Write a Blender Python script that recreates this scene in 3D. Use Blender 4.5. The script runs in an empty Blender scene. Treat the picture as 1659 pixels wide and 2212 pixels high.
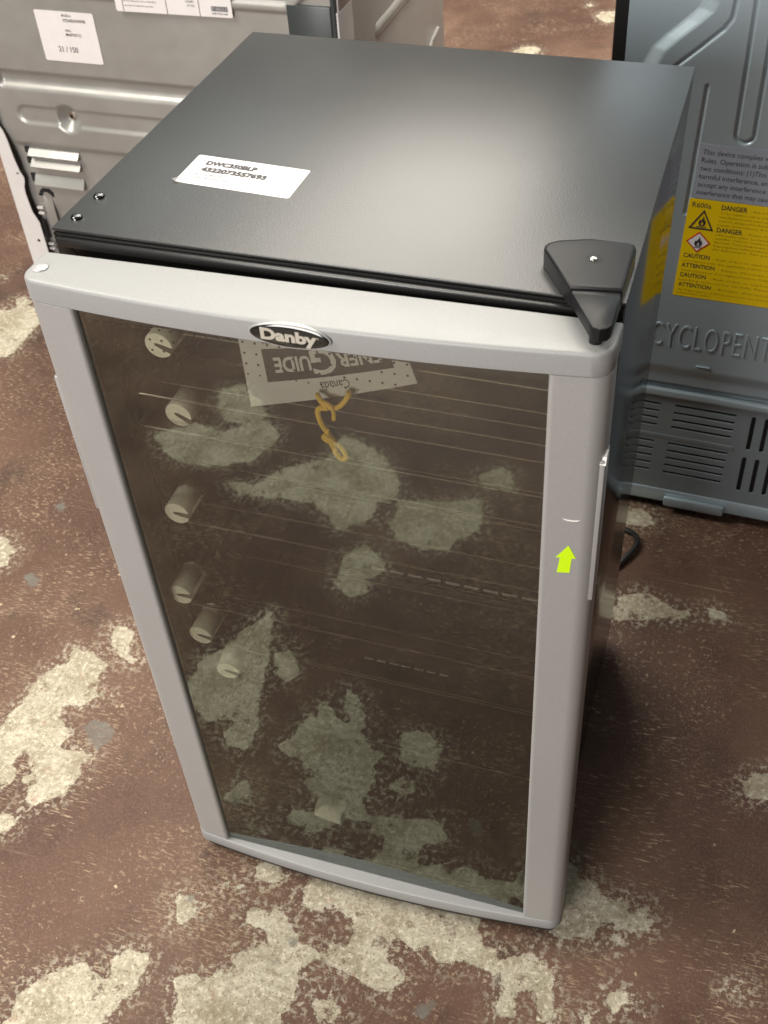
import bpy, bmesh, math, random
import numpy as np
from mathutils import Vector, Matrix

random.seed(7)
SC = bpy.context.scene
COL = SC.collection

# ------------------------------------------------------------------ camera
cd = bpy.data.cameras.new("camera")
cam = bpy.data.objects.new("camera", cd); COL.objects.link(cam)
cam.location = (0.51497, -0.65128, 1.28173)
cam.rotation_euler = (0.837635, 0.0438109, 0.3005339)
cd.sensor_fit = 'VERTICAL'; cd.sensor_height = 36.0; cd.sensor_width = 27.0
cd.lens = 2439.76 / 2212 * 36
cd.shift_x = -57.53 / 2212; cd.shift_y = -114.37 / 2212
cd.clip_start = 0.02; cd.clip_end = 200
cd.dof.use_dof = True; cd.dof.focus_distance = 1.02; cd.dof.aperture_fstop = 15
SC.camera = cam

# ------------------------------------------------------------------ light
SC.view_settings.view_transform = 'Standard'
SC.view_settings.look = 'None'
SC.view_settings.exposure = 0.0
SC.view_settings.gamma = 1.0
world = bpy.data.worlds.new("World"); SC.world = world
world.use_nodes = True
bg = world.node_tree.nodes["Background"]
bg.inputs[0].default_value = (1.0, 0.95, 0.88, 1); bg.inputs[1].default_value = 0.06

def lamp(name, loc, sx, sy, power, col, rot=(0, 0, 0)):
    l = bpy.data.lights.new(name, 'AREA'); l.shape = 'RECTANGLE'
    l.size = sx; l.size_y = sy; l.energy = power; l.color = col
    o = bpy.data.objects.new(name, l); COL.objects.link(o); o.location = loc; o.rotation_euler = rot
    return o
# warehouse fixtures: one near the left, two far rows behind; plus an unseen fill lamp added in front
lamp("ceiling_fixture", (-2.30, -0.85, 3.9), 1.2, 2.0, 212, (1.0, 0.95, 0.86), (0, math.radians(-30), 0))
lamp("ceiling_fixture", (1.8, 1.95, 3.3), 0.6, 0.6, 42, (1.0, 0.97, 0.92), (math.radians(-15), math.radians(20), 0))
lamp("tube_row", (-0.45, 3.0, 3.54), 2.4, 4.6, 315, (1.0, 0.94, 0.84))
lamp("tube_row", (-3.25, 4.6, 3.54), 0.70, 4.0, 42, (0.90, 0.98, 1.0))
lamp("front_fill", (-0.70, -3.4, 1.60), 1.8, 1.6, 168, (1.0, 0.96, 0.92), (math.radians(86), 0, math.radians(-15)))  # fill added to brighten the door front and the cavity
SC.cycles.use_denoising = True
SC.cycles.max_bounces = 8
SC.cycles.transparent_max_bounces = 12
SC.cycles.sample_clamp_indirect = 4.0

# ------------------------------------------------------------------ materials
class NT:
    def __init__(s, name):
        s.m = bpy.data.materials.new(name); s.m.use_nodes = True
        s.t = s.m.node_tree; s.t.nodes.clear()
        s.out = s.n('ShaderNodeOutputMaterial')
    def n(s, typ, **kw):
        x = s.t.nodes.new(typ)
        for k, v in kw.items(): setattr(x, k, v)
        return x
    def l(s, a, b): s.t.links.new(a, b)
    def setin(s, node, **kw):
        for k, v in kw.items():
            i = node.inputs[k.replace('__', ' ')]
            if hasattr(v, 'is_linked') or isinstance(v, bpy.types.NodeSocket): s.l(v, i)
            else: i.default_value = v
    def math(s, op, a, b=None, c=None, clamp=False):
        x = s.n('ShaderNodeMath', operation=op); x.use_clamp = clamp
        for i, v in enumerate((a, b, c)):
            if v is None: continue
            if isinstance(v, bpy.types.NodeSocket): s.l(v, x.inputs[i])
            else: x.inputs[i].default_value = v
        return x.outputs[0]
    def noise(s, vec, scale, detail=4, rough=0.55, dist=0.0):
        x = s.n('ShaderNodeTexNoise'); s.l(vec, x.inputs['Vector'])
        x.inputs['Scale'].default_value = scale; x.inputs['Detail'].default_value = detail
        x.inputs['Roughness'].default_value = rough; x.inputs['Distortion'].default_value = dist
        return x.outputs['Fac']
    def mapping(s, vec, rot=0.0, scale=(1, 1, 1), loc=(0, 0, 0)):
        x = s.n('ShaderNodeMapping'); s.l(vec, x.inputs['Vector'])
        x.inputs['Rotation'].default_value = (0, 0, rot); x.inputs['Scale'].default_value = scale
        x.inputs['Location'].default_value = loc
        return x.outputs[0]
    def ramp(s, v, lo, hi, a=0.0, b=1.0):
        x = s.n('ShaderNodeMapRange'); x.interpolation_type = 'SMOOTHSTEP'
        s.l(v, x.inputs[0])
        for i, q in enumerate((lo, hi, a, b)): x.inputs[i + 1].default_value = q
        return x.outputs[0]
    def mix(s, f, a, b):
        x = s.n('ShaderNodeMix', data_type='RGBA')
        if isinstance(f, bpy.types.NodeSocket): s.l(f, x.inputs['Factor'])
        else: x.inputs['Factor'].default_value = f
        for nm, v in (('A', a), ('B', b)):
            sock = [i for i in x.inputs if i.name == nm and i.type == 'RGBA'][0]
            if isinstance(v, bpy.types.NodeSocket): s.l(v, sock)
            else: sock.default_value = (*v, 1)
        return [o for o in x.outputs if o.type == 'RGBA'][0]
    def pos(s): return s.n('ShaderNodeNewGeometry').outputs['Position']

def plain(name, col, rough=0.5, metal=0.0, spec=0.5, grain=0.0, gscale=400, bump=0.0, bscale=900, coat=0.0, wear=0.0):
    t = NT(name); p = t.n('ShaderNodeBsdfPrincipled')
    pos = t.pos(); c = col
    if grain:
        f = t.noise(pos, gscale, 3); g = t.ramp(f, 0.3, 0.7)
        c = t.mix(g, tuple(x * (1 - grain) for x in col), tuple(min(1, x * (1 + grain)) for x in col))
    if wear:
        f = t.ramp(t.noise(pos, 9, 6, 0.65), 0.45, 0.75)
        t.l(t.math('MULTIPLY_ADD', f, wear, rough), p.inputs['Roughness'])
    else: p.inputs['Roughness'].default_value = rough
    t.setin(p, Base__Color=c if isinstance(c, bpy.types.NodeSocket) else (*c, 1), Metallic=metal)
    p.inputs['Specular IOR Level'].default_value = spec
    if coat: p.inputs['Coat Weight'].default_value = coat
    if bump:
        b = t.n('ShaderNodeBump'); b.inputs['Strength'].default_value = bump; b.inputs['Distance'].default_value = 0.0004
        t.l(t.noise(pos, bscale, 2), b.inputs['Height']); t.l(b.outputs[0], p.inputs['Normal'])
    t.l(p.outputs[0], t.out.inputs[0])
    return t.m

M = {}
M['top_black'] = plain('satin_black_paint', (0.011, 0.0115, 0.011), 0.37, spec=0.85, bump=0.35, bscale=650, wear=0.03, grain=0.35, gscale=900)
M['side_black'] = plain('gloss_black_paint', (0.007, 0.007, 0.007), 0.13, spec=0.22, bump=0.04, bscale=300)
M['black_plastic'] = plain('black_plastic', (0.012, 0.012, 0.012), 0.28, bump=0.15, bscale=800)
M['bracket_black'] = plain('moulded_black_plastic', (0.009, 0.009, 0.010), 0.36, spec=0.18, wear=0.08)
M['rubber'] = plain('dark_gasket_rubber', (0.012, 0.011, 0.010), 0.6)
M['liner'] = plain('dark_liner_plastic', (0.006, 0.006, 0.0055), 0.45, grain=0.2, gscale=60)
M['silver'] = plain('silver_plastic', (0.345, 0.346, 0.342), 0.40, metal=0.35, grain=0.05, gscale=900, wear=0.08)
M['silver_rail'] = plain('silver_rail_plastic', (0.27, 0.272, 0.27), 0.50, metal=0.15, grain=0.05, gscale=900, wear=0.08)
M['cap'] = plain('silver_cap_plastic', (0.42, 0.41, 0.40), 0.3, metal=0.3)
M['screw'] = plain('bright_screw_steel', (0.75, 0.72, 0.66), 0.25, metal=1.0)
M['chrome'] = plain('shelf_wire_chrome', (0.55, 0.53, 0.45), 0.30, metal=1.0)
M['dark_wire'] = plain('dull_rack_metal', (0.05, 0.048, 0.042), 0.4, metal=0.4)
M['foam'] = plain('off_white_foam', (0.88, 0.87, 0.74), 0.8, grain=0.06, gscale=250, bump=0.3, bscale=700)
M['paper'] = plain('white_label_paper', (0.70, 0.67, 0.66), 0.45, grain=0.02, gscale=60)
M['ink'] = plain('black_print_ink', (0.03, 0.028, 0.035), 0.5)
M['tag_paper'] = plain('tag_card', (0.62, 0.61, 0.60), 0.55, grain=0.03)
M['tag_ink'] = plain('tag_print_ink', (0.035, 0.032, 0.03), 0.55)
M['cord'] = plain('orange_yellow_cord', (1.0, 0.55, 0.03), 0.75, grain=0.25, gscale=1500, bump=0.8, bscale=1500)
M['neon'] = plain('neon_yellow_label', (0.50, 0.76, 0.0), 0.5)
M['badge_black'] = plain('badge_black_enamel', (0.008, 0.010, 0.009), 0.12, coat=0.6)
M['badge_silver'] = plain('badge_silver_letters', (0.62, 0.61, 0.54), 0.35, metal=0.6)
M['galv'] = plain('galvanised_sheet', (0.34, 0.335, 0.315), 0.36, metal=0.45, grain=0.04, gscale=25, wear=0.12)
M['galv_dark'] = plain('dark_reflection_and_bead_steel', (0.035, 0.042, 0.042), 0.35, metal=0.2, wear=0.1)
M['white'] = plain('white_enamel', (0.62, 0.60, 0.585), 0.3, grain=0.02, gscale=30)
M['white_side'] = plain('pale_grey_enamel', (0.55, 0.53, 0.49), 0.35, grain=0.03, gscale=30)
M['void'] = plain('dark_opening', (0.006, 0.006, 0.006), 0.7)
M['fridge_back'] = plain('blue_grey_coated_steel', (0.37, 0.45, 0.50), 0.33, metal=0.4, grain=0.05, gscale=800, wear=0.06)
M['fridge_low'] = plain('dark_grey_coated_steel', (0.26, 0.31, 0.34), 0.33, metal=0.4, grain=0.05, gscale=800)
M['grey_label'] = plain('blue_grey_label', (0.30, 0.33, 0.40), 0.4)
M['grey_ink'] = plain('dark_grey_ink', (0.05, 0.052, 0.06), 0.5)
M['yellow'] = plain('yellow_warning_label', (0.80, 0.56, 0.0), 0.38)
M['brown_ink'] = plain('fine_print_ink', (0.30, 0.20, 0.0), 0.5)
M['red_ink'] = plain('red_print_ink', (0.55, 0.05, 0.015), 0.4)
M['white_ink'] = plain('white_print', (0.78, 0.78, 0.80), 0.4)
M['powercord'] = plain('black_cord_rubber', (0.012, 0.012, 0.012), 0.4)
M['frit'] = plain('black_frit_print', (0.006, 0.006, 0.006), 0.5)
M['scuff'] = plain('pale_scuff', (0.75, 0.73, 0.70), 0.5)
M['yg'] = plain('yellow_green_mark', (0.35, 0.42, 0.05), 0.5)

def glass_mats():
    t = NT('tinted_door_glass'); pos = t.pos()
    tr = t.n('ShaderNodeBsdfTransparent'); tr.inputs[0].default_value = (0.97, 0.96, 0.88, 1)
    gl = t.n('ShaderNodeBsdfGlossy'); gl.inputs['Roughness'].default_value = 0.02; gl.inputs[0].default_value = (0.80, 0.855, 0.79, 1)
    fr = t.n('ShaderNodeFresnel'); fr.inputs[0].default_value = 2.75
    m1 = t.n('ShaderNodeMixShader'); t.l(fr.outputs[0], m1.inputs[0]); t.l(tr.outputs[0], m1.inputs[1]); t.l(gl.outputs[0], m1.inputs[2])
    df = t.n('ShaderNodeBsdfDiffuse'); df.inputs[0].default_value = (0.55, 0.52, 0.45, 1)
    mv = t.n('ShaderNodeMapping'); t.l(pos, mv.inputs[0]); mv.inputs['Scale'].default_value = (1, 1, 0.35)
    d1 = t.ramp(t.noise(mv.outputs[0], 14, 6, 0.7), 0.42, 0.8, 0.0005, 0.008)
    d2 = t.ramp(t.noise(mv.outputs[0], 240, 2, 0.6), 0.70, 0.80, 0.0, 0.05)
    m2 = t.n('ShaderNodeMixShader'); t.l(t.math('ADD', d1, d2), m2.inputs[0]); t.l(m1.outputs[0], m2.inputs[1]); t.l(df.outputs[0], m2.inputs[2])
    t.l(m2.outputs[0], t.out.inputs[0])
    b = NT('clear_glass_back'); tb = b.n('ShaderNodeBsdfTransparent'); tb.inputs[0].default_value = (0.97, 0.97, 0.95, 1)
    b.l(tb.outputs[0], b.out.inputs[0])
    return t.m, b.m
M['glass'], M['glass_back'] = glass_mats()

def floor_mat():
    t = NT('worn_painted_concrete'); pos = t.pos()
    a1 = t.n('ShaderNodeAttribute', attribute_name='chip').outputs['Fac']
    a2 = t.n('ShaderNodeAttribute', attribute_name='stain').outputs['Fac']
    # ragged edge of the bare patches (attribute = metres to the patch outline)
    e = t.math('MULTIPLY_ADD', t.math('SUBTRACT', t.noise(pos, 36, 6, 0.68), 0.5), 0.036, a1)
    e = t.math('MULTIPLY_ADD', t.math('SUBTRACT', t.noise(pos, 300, 3, 0.6), 0.5), 0.008, e)
    chip = t.ramp(e, -0.0012, 0.0008, 1.0, 0.0)
    # small random chips everywhere else
    big = t.ramp(t.noise(pos, 2.3, 3, 0.5), 0.42, 0.66)
    small = t.ramp(t.noise(pos, 42, 5, 0.6), 0.685, 0.70)
    tiny = t.ramp(t.noise(pos, 160, 3, 0.6), 0.705, 0.73)
    chips2 = t.math('MAXIMUM', t.math('MULTIPLY', small, big), tiny)
    # scratches in several directions, in patches
    def scr(rot, sc, lo, hi, seed, msk):
        v = t.mapping(pos, rot, sc, (seed, seed * .7, 0))
        f = t.ramp(t.noise(v, 1.0, 3, 0.55, 0.4), lo, hi)
        k = t.ramp(t.noise(t.mapping(pos, 0, (1, 1, 1), (seed * 3.1, seed, 0)), msk, 3, 0.55), 0.53, 0.66)
        return t.math('MULTIPLY', f, k)
    s = scr(0.5, (75, 430, 1), 0.565, 0.66, 3.1, 4.0)
    s = t.math('MAXIMUM', s, scr(-0.9, (70, 400, 1), 0.57, 0.66, 7.7, 4.5))
    s = t.math('MAXIMUM', s, scr(1.5, (80, 460, 1), 0.565, 0.66, 12.9, 3.7))
    s = t.math('MAXIMUM', s, scr(2.3, (60, 480, 1), 0.575, 0.67, 19.3, 5.0))
    s = t.math('MAXIMUM', s, scr(0.1, (110, 330, 1), 0.575, 0.66, 41.0, 3.3))
    lng = t.math('MAXIMUM', scr(0.62, (4, 520, 1), 0.685, 0.70, 23.0, 2.5), scr(-0.35, (5, 600, 1), 0.69, 0.705, 31.0, 2.5))
    sp = t.ramp(t.noise(pos, 360, 3, 0.65), 0.56, 0.66)
    rub = t.math('MULTIPLY', t.ramp(t.noise(pos, 150, 5, 0.7), 0.54, 0.66), t.ramp(t.noise(pos, 4.2, 4, 0.6), 0.46, 0.62))
    s = t.math('MAXIMUM', t.math('MULTIPLY', s, 0.68), t.math('MULTIPLY', lng, 0.8))
    s = t.math('MAXIMUM', s, t.math('MULTIPLY', rub, 0.5))
    # paint colour
    n1 = t.noise(pos, 3.2, 6, 0.6); n2 = t.noise(pos, 38, 5, 0.65); n3 = t.noise(pos, 300, 3, 0.6)
    paint = t.mix(t.ramp(n1, 0.35, 0.68), (0.073, 0.037, 0.0265), (0.130, 0.074, 0.051))
    paint = t.mix(t.math('MULTIPLY', t.ramp(n2, 0.5, 0.75), 0.5), paint, (0.150, 0.086, 0.058))
    paint = t.mix(t.math('MULTIPLY', t.ramp(t.noise(pos, 7, 5, 0.6), 0.56, 0.72), 0.75), paint, (0.042, 0.029, 0.022))
    paint = t.mix(t.math('MULTIPLY', t.ramp(n3, 0.45, 0.7), 0.35), paint, (0.17, 0.105, 0.072))
    paint = t.mix(s, paint, (0.46, 0.35, 0.235))
    paint = t.mix(t.math('MULTIPLY', sp, 0.16), paint, (0.40, 0.29, 0.20))
    paint = t.mix(chips2, paint, (0.48, 0.40, 0.26))
    # bare concrete
    c1 = t.noise(pos, 20, 5, 0.65); c2 = t.noise(pos, 150, 5, 0.75); c3 = t.noise(pos, 330, 3, 0.65)
    conc = t.mix(t.ramp(c1, 0.36, 0.66), (0.32, 0.283, 0.205), (0.48, 0.44, 0.345))
    conc = t.mix(t.math('MULTIPLY', t.ramp(c2, 0.5, 0.64), 0.8), conc, (0.66, 0.60, 0.475))
    conc = t.mix(t.math('MULTIPLY', t.ramp(c2, 0.46, 0.34), 0.6), conc, (0.17, 0.125, 0.068))
    conc = t.mix(t.math('MULTIPLY', t.ramp(c3, 0.57, 0.64), 0.7), conc, (0.12, 0.088, 0.052))
    conc = t.mix(t.math('MULTIPLY', t.ramp(t.noise(pos, 48, 4, 0.6), 0.60, 0.72), 0.35), conc, (0.30, 0.15, 0.10))
    halo = t.math('MULTIPLY', t.ramp(e, -0.002, 0.030, 1.0, 0.0), t.ramp(t.noise(pos, 130, 5, 0.7), 0.50, 0.58))
    isl = t.math('MULTIPLY', t.ramp(t.noise(pos, 34, 6, 0.7), 0.585, 0.62), t.ramp(e, -0.030, 0.0, 0.55, 1.0))
    col = t.mix(t.math('MULTIPLY', halo, 0.75), paint, conc)
    bare = t.math('MULTIPLY', chip, t.math('MULTIPLY_ADD', isl, -0.85, 1.0))
    film = t.ramp(t.noise(pos, 11, 5, 0.65), 0.50, 0.72, 0.0, 0.45)
    conc = t.mix(film, conc, (0.20, 0.15, 0.095))
    col = t.mix(bare, col, conc)
    rim = t.math('MULTIPLY', t.ramp(e, 0.0, 0.0030, 1.0, 0.0), t.math('SUBTRACT', 1.0, chip))
    col = t.mix(t.math('MULTIPLY', rim, 0.35), col, (0.13, 0.060, 0.045))
    g = t.math('MULTIPLY_ADD', t.math('SUBTRACT', t.noise(pos, 90, 4, 0.65), 0.5), 0.016, a2)
    st = t.math('MULTIPLY', t.ramp(g, -0.002, 0.003, 1.0, 0.0), t.ramp(n2, 0.3, 0.6, 0.9, 0.5))
    col = t.mix(st, col, (0.155, 0.150, 0.130))
    p = t.n('ShaderNodeBsdfPrincipled')
    t.l(col, p.inputs['Base Color'])
    ro = t.math('MULTIPLY_ADD', t.math('MAXIMUM', chip, s), 0.34, t.math('MULTIPLY_ADD', n2, 0.25, 0.40))
    t.l(ro, p.inputs['Roughness']); p.inputs['Specular IOR Level'].default_value = 0.22
    h = t.math('MULTIPLY_ADD', chip, -0.0011, t.math('MULTIPLY', c2, t.math('MULTIPLY_ADD', chip, 0.0010, 0.00025)))
    h = t.math('MULTIPLY_ADD', s, -0.0002, h)
    b = t.n('ShaderNodeBump'); b.inputs['Strength'].default_value = 0.9; b.inputs['Distance'].default_value = 1.0
    t.l(h, b.inputs['Height']); t.l(b.outputs[0], p.inputs['Normal'])
    t.l(p.outputs[0], t.out.inputs[0])
    return t.m
M['floor'] = floor_mat()

# ------------------------------------------------------------------ helpers
def tag(o, label=None, cat=None, group=None, kind=None):
    if label: o['label'] = label
    if cat: o['category'] = cat
    if group: o['group'] = group
    if kind: o['kind'] = kind
    return o
def thing(name, loc, label, cat, group=None):
    o = bpy.data.objects.new(name, None); COL.objects.link(o); o.location = loc
    o.empty_display_size = 0.05
    return tag(o, label, cat, group)
def root_loc(p):
    l = Vector((0, 0, 0))
    while p is not None: l += p.location; p = p.parent
    return l
def build(name, verts, faces, mats, parent=None, mi=None, smooth=False, sharp=35):
    me = bpy.data.meshes.new(name)
    L = root_loc(parent)
    v = np.asarray(verts, float) - np.array(L)
    me.from_pydata(v.tolist(), [], faces)
    if not isinstance(mats, (list, tuple)): mats = [mats]
    for m in mats: me.materials.append(m)
    if mi is not None: me.polygons.foreach_set('material_index', mi)
    bm = bmesh.new(); bm.from_mesh(me); bmesh.ops.recalc_face_normals(bm, faces=bm.faces[:])
    if smooth:
        for f in bm.faces: f.smooth = True
        for e in bm.edges:
            if len(e.link_faces) == 2 and e.calc_face_angle(0) > math.radians(sharp): e.smooth = False
    bm.to_mesh(me); bm.free(); me.update()
    o = bpy.data.objects.new(name, me); COL.objects.link(o)
    if parent is not None: o.parent = parent
    return o
class MB:
    """collects shapes into one mesh"""
    def __init__(s): s.v = []; s.f = []; s.m = []
    def add(s, v, f, m=0):
        k = len(s.v); s.v += [tuple(q) for q in v]; s.f += [tuple(i + k for i in q) for q in f]; s.m += [m] * len(f)
        return s
    def box(s, x0, x1, y0, y1, z0, z1, m=0, bev=0.0):
        if bev:
            bm = bmesh.new(); bmesh.ops.create_cube(bm, size=1)
            for v in bm.verts:
                v.co = Vector((x0 + (v.co.x + .5) * (x1 - x0), y0 + (v.co.y + .5) * (y1 - y0), z0 + (v.co.z + .5) * (z1 - z0)))
            bmesh.ops.bevel(bm, geom=bm.edges[:], offset=bev, segments=2, profile=0.5, affect='EDGES')
            s.bm(bm, m); bm.free(); return s
        v = [(x, y, z) for x in (x0, x1) for y in (y0, y1) for z in (z0, z1)]
        return s.add(v, [(0, 1, 3, 2), (4, 6, 7, 5), (0, 4, 5, 1), (2, 3, 7, 6), (0, 2, 6, 4), (1, 5, 7, 3)], m)
    def bm(s, bm, m=0, fn=None):
        bm.verts.index_update()
        return s.add([fn(v.co) if fn else v.co[:] for v in bm.verts], [[v.index for v in f.verts] for f in bm.faces], m)
    def rings(s, rings, m=0, cap0=True, cap1=True, closed=True):
        n = len(rings[0]); v = [p for r in rings for p in r]; f = []
        for i in range(len(rings) - 1):
            for j in range(n if closed else n - 1):
                a, b = i * n + j, i * n + (j + 1) % n
                f.append((a, b, b + n, a + n))
        if cap0: f.append(tuple(range(n)))
        if cap1: f.append(tuple(range((len(rings) - 1) * n, len(rings) * n)))
        return s.add(v, f, m)
    def tube(s, pts, r, m=0, n=8, closed=False):
        P = [Vector(p) for p in pts]; N = len(P); R = []
        up = Vector((0.31, 0.17, 0.93)).normalized()
        for i, p in enumerate(P):
            if closed: d = P[(i + 1) % N] - P[i - 1]
            else: d = P[min(i + 1, N - 1)] - P[max(i - 1, 0)]
            d.normalize(); a = up - up.dot(d) * d
            if a.length < 1e-4: a = d.orthogonal()
            a.normalize(); b = d.cross(a); up = a
            rr = r[i] if isinstance(r, (list, tuple)) else r
            R.append([p + rr * (math.cos(t) * a + math.sin(t) * b) for t in [2 * math.pi * k / n for k in range(n)]])
        if closed: R.append(R[0])
        return s.rings(R, m, not closed, not closed)
    def build(s, name, mats, parent=None, **kw): return build(name, s.v, s.f, mats, parent, mi=s.m, **kw)

def smooth_path(pts, k=6):
    P = [np.array(p, float) for p in pts]; P = [2 * P[0] - P[1]] + P + [2 * P[-1] - P[-2]]; out = []
    for i in range(1, len(P) - 2):
        for j in range(k):
            t = j / k; a, b, c, d = P[i - 1:i + 3]
            out.append(.5 * (2 * b + (c - a) * t + (2 * a - 5 * b + 4 * c - d) * t * t + (3 * b - a - 3 * c + d) * t ** 3))
    out.append(P[-2]); return [tuple(q) for q in out]
def offset_poly(P, d):
    """inset a CCW 2D polygon by d along its vertex normals"""
    P = np.asarray(P, float); n = len(P); a = np.roll(P, 1, 0); b = np.roll(P, -1, 0)
    t1 = P - a; t2 = b - P
    t1 /= np.linalg.norm(t1, axis=1)[:, None] + 1e-12; t2 /= np.linalg.norm(t2, axis=1)[:, None] + 1e-12
    n1 = np.stack([-t1[:, 1], t1[:, 0]], 1); n2 = np.stack([-t2[:, 1], t2[:, 0]], 1)
    m = n1 + n2; m /= (np.linalg.norm(m, axis=1)[:, None] + 1e-12)
    c = np.clip((m * n1).sum(1), 0.5, 1)
    return P + m * (d / c)[:, None]
def stack(mb, outline, levels, m=0, fn=None):
    """outline: CCW xy polygon; levels: (z, inset) from one end to the other"""
    R = []
    for z, ins in levels:
        q = offset_poly(outline, ins) if ins else np.asarray(outline, float)
        R.append([fn((x, y, z)) if fn else (x, y, z) for x, y in q])
    return mb.rings(R, m)
def round_rect(x0, x1, y0, y1, r, n=5):
    out = []
    for cx, cy, a0 in ((x1 - r, y0 + r, -90), (x1 - r, y1 - r, 0), (x0 + r, y1 - r, 90), (x0 + r, y0 + r, 180)):
        for i in range(n + 1):
            a = math.radians(a0 + 90 * i / n); out.append((cx + r * math.cos(a), cy + r * math.sin(a)))
    return out
def slot_poly(x0, x1, y0, y1, n=6):
    r = min(x1 - x0, y1 - y0) / 2 * 0.98
    return round_rect(x0, x1, y0, y1, r, n)
def curve2d(polys, extrude, bevel=0.0, bres=2):
    """filled 2D curve with holes -> (verts, faces)"""
    c = bpy.data.curves.new('tmp', 'CURVE'); c.dimensions = '2D'; c.fill_mode = 'BOTH'
    c.extrude = extrude; c.bevel_depth = bevel; c.bevel_resolution = bres
    for P in polys:
        sp = c.splines.new('POLY'); sp.points.add(len(P) - 1)
        for i, (x, y) in enumerate(P): sp.points[i].co = (x, y, 0, 1)
        sp.use_cyclic_u = True
    return from_curve(c)
def from_curve(c):
    o = bpy.data.objects.new('tmp', c); COL.objects.link(o)
    me = bpy.data.meshes.new_from_object(o.evaluated_get(bpy.context.evaluated_depsgraph_get()))
    v = [tuple(q.co) for q in me.vertices]; f = [tuple(p.vertices) for p in me.polygons]
    bpy.data.objects.remove(o); bpy.data.meshes.remove(me); bpy.data.curves.remove(c)
    return v, f
def text2d(s, height, bold=0.0, width=None, extrude=0.0, bevel=0.0, res=3, spacing=1.0):
    """lettering with cap height 'height', lower left at 0,0 -> verts, faces, width"""
    c = bpy.data.curves.new('txt', 'FONT'); c.body = s; c.size = 1.0; c.resolution_u = res
    c.offset = bold; c.space_character = spacing
    k = height / 0.70
    c.extrude = extrude / k; c.bevel_depth = bevel / k; c.bevel_resolution = 1
    v, f = from_curve(c)
    if not v: return [], [], 0
    x0 = min(q[0] for q in v); x1 = max(q[0] for q in v); w = (x1 - x0) * k
    kx = k if width is None else k * width / w
    return [((q[0] - x0) * kx, q[1] * k, q[2] * k) for q in v], f, (x1 - x0) * kx

class Plane:
    """local frame on a flat surface: (u, v) -> world, lifted by h along the normal"""
    def __init__(s, o, ux, uy):
        s.o = np.array(o, float); s.ux = np.array(ux, float) / np.linalg.norm(ux); s.uy = np.array(uy, float) / np.linalg.norm(uy)
        s.n = np.cross(s.ux, s.uy); s.n /= np.linalg.norm(s.n)
    def __call__(s, u, v, h=0.0): return tuple(s.o + u * s.ux + v * s.uy + h * s.n)
    def text(s, mb, txt, u, v, height, h=0.0004, m=0, rot=0.0, **kw):
        V, F, w = text2d(txt, height, **kw); c, d = math.cos(rot), math.sin(rot)
        mb.add([s(u + a * c - b * d, v + a * d + b * c, h + e) for a, b, e in V], F, m); return w
    def poly(s, mb, P, h0, h1, m=0):
        return mb.rings([[s(u, v, h0) for u, v in P], [s(u, v, h1) for u, v in P]], m)
    def shape(s, mb, polys, h, thick=0.0002, m=0):
        V, F = curve2d(polys, thick); mb.add([s(a, b, h + e) for a, b, e in V], F, m)

def sd_poly(X, Y, P):
    """signed distance to polygon (negative inside)"""
    P = np.asarray(P, float); d = np.full(X.shape, 1e9); ins = np.zeros(X.shape, bool)
    for i in range(len(P)):
        a = P[i]; b = P[(i + 1) % len(P)]; e = b - a
        L = e @ e + 1e-12; px = X - a[0]; py = Y - a[1]
        t = np.clip((px * e[0] + py * e[1]) / L, 0, 1)
        d = np.minimum(d, (px - t * e[0]) ** 2 + (py - t * e[1]) ** 2)
        cr = ((a[1] > Y) != (b[1] > Y)) & (X < (b[0] - a[0]) * (Y - a[1]) / (b[1] - a[1] + 1e-15) + a[0])
        ins ^= cr
    d = np.sqrt(d); return np.where(ins, -d, d)
def sstep(x, a, b):
    t = np.clip((x - a) / (b - a), 0, 1); return t * t * (3 - 2 * t)
def seg_dist(X, Y, pts):
    d = np.full(X.shape, 1e9)
    for a, b in zip(pts[:-1], pts[1:]):
        ex, ey = b[0] - a[0], b[1] - a[1]; L = ex * ex + ey * ey
        t = np.clip(((X - a[0]) * ex + (Y - a[1]) * ey) / L, 0, 1)
        d = np.minimum(d, np.hypot(X - a[0] - t * ex, Y - a[1] - t * ey))
    return d
def grid_faces(nx, ny):
    i = np.arange(nx * ny).reshape(ny, nx)
    return np.stack([i[:-1, :-1], i[:-1, 1:], i[1:, 1:], i[1:, :-1]], -1).reshape(-1, 4)
def relief(name, plane, us, vs, hfun, mat, parent, keep=None):
    U, V = np.meshgrid(us, vs); Hh = hfun(U, V)
    P = plane.o + U[..., None] * plane.ux + V[..., None] * plane.uy + Hh[..., None] * plane.n
    F = grid_faces(len(us), len(vs))
    if keep is not None:
        cu = U.reshape(-1)[F].mean(1); cv = V.reshape(-1)[F].mean(1); F = F[keep(cu, cv)]
    return build(name, P.reshape(-1, 3), F.tolist(), mat, parent, smooth=True, sharp=80)
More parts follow.
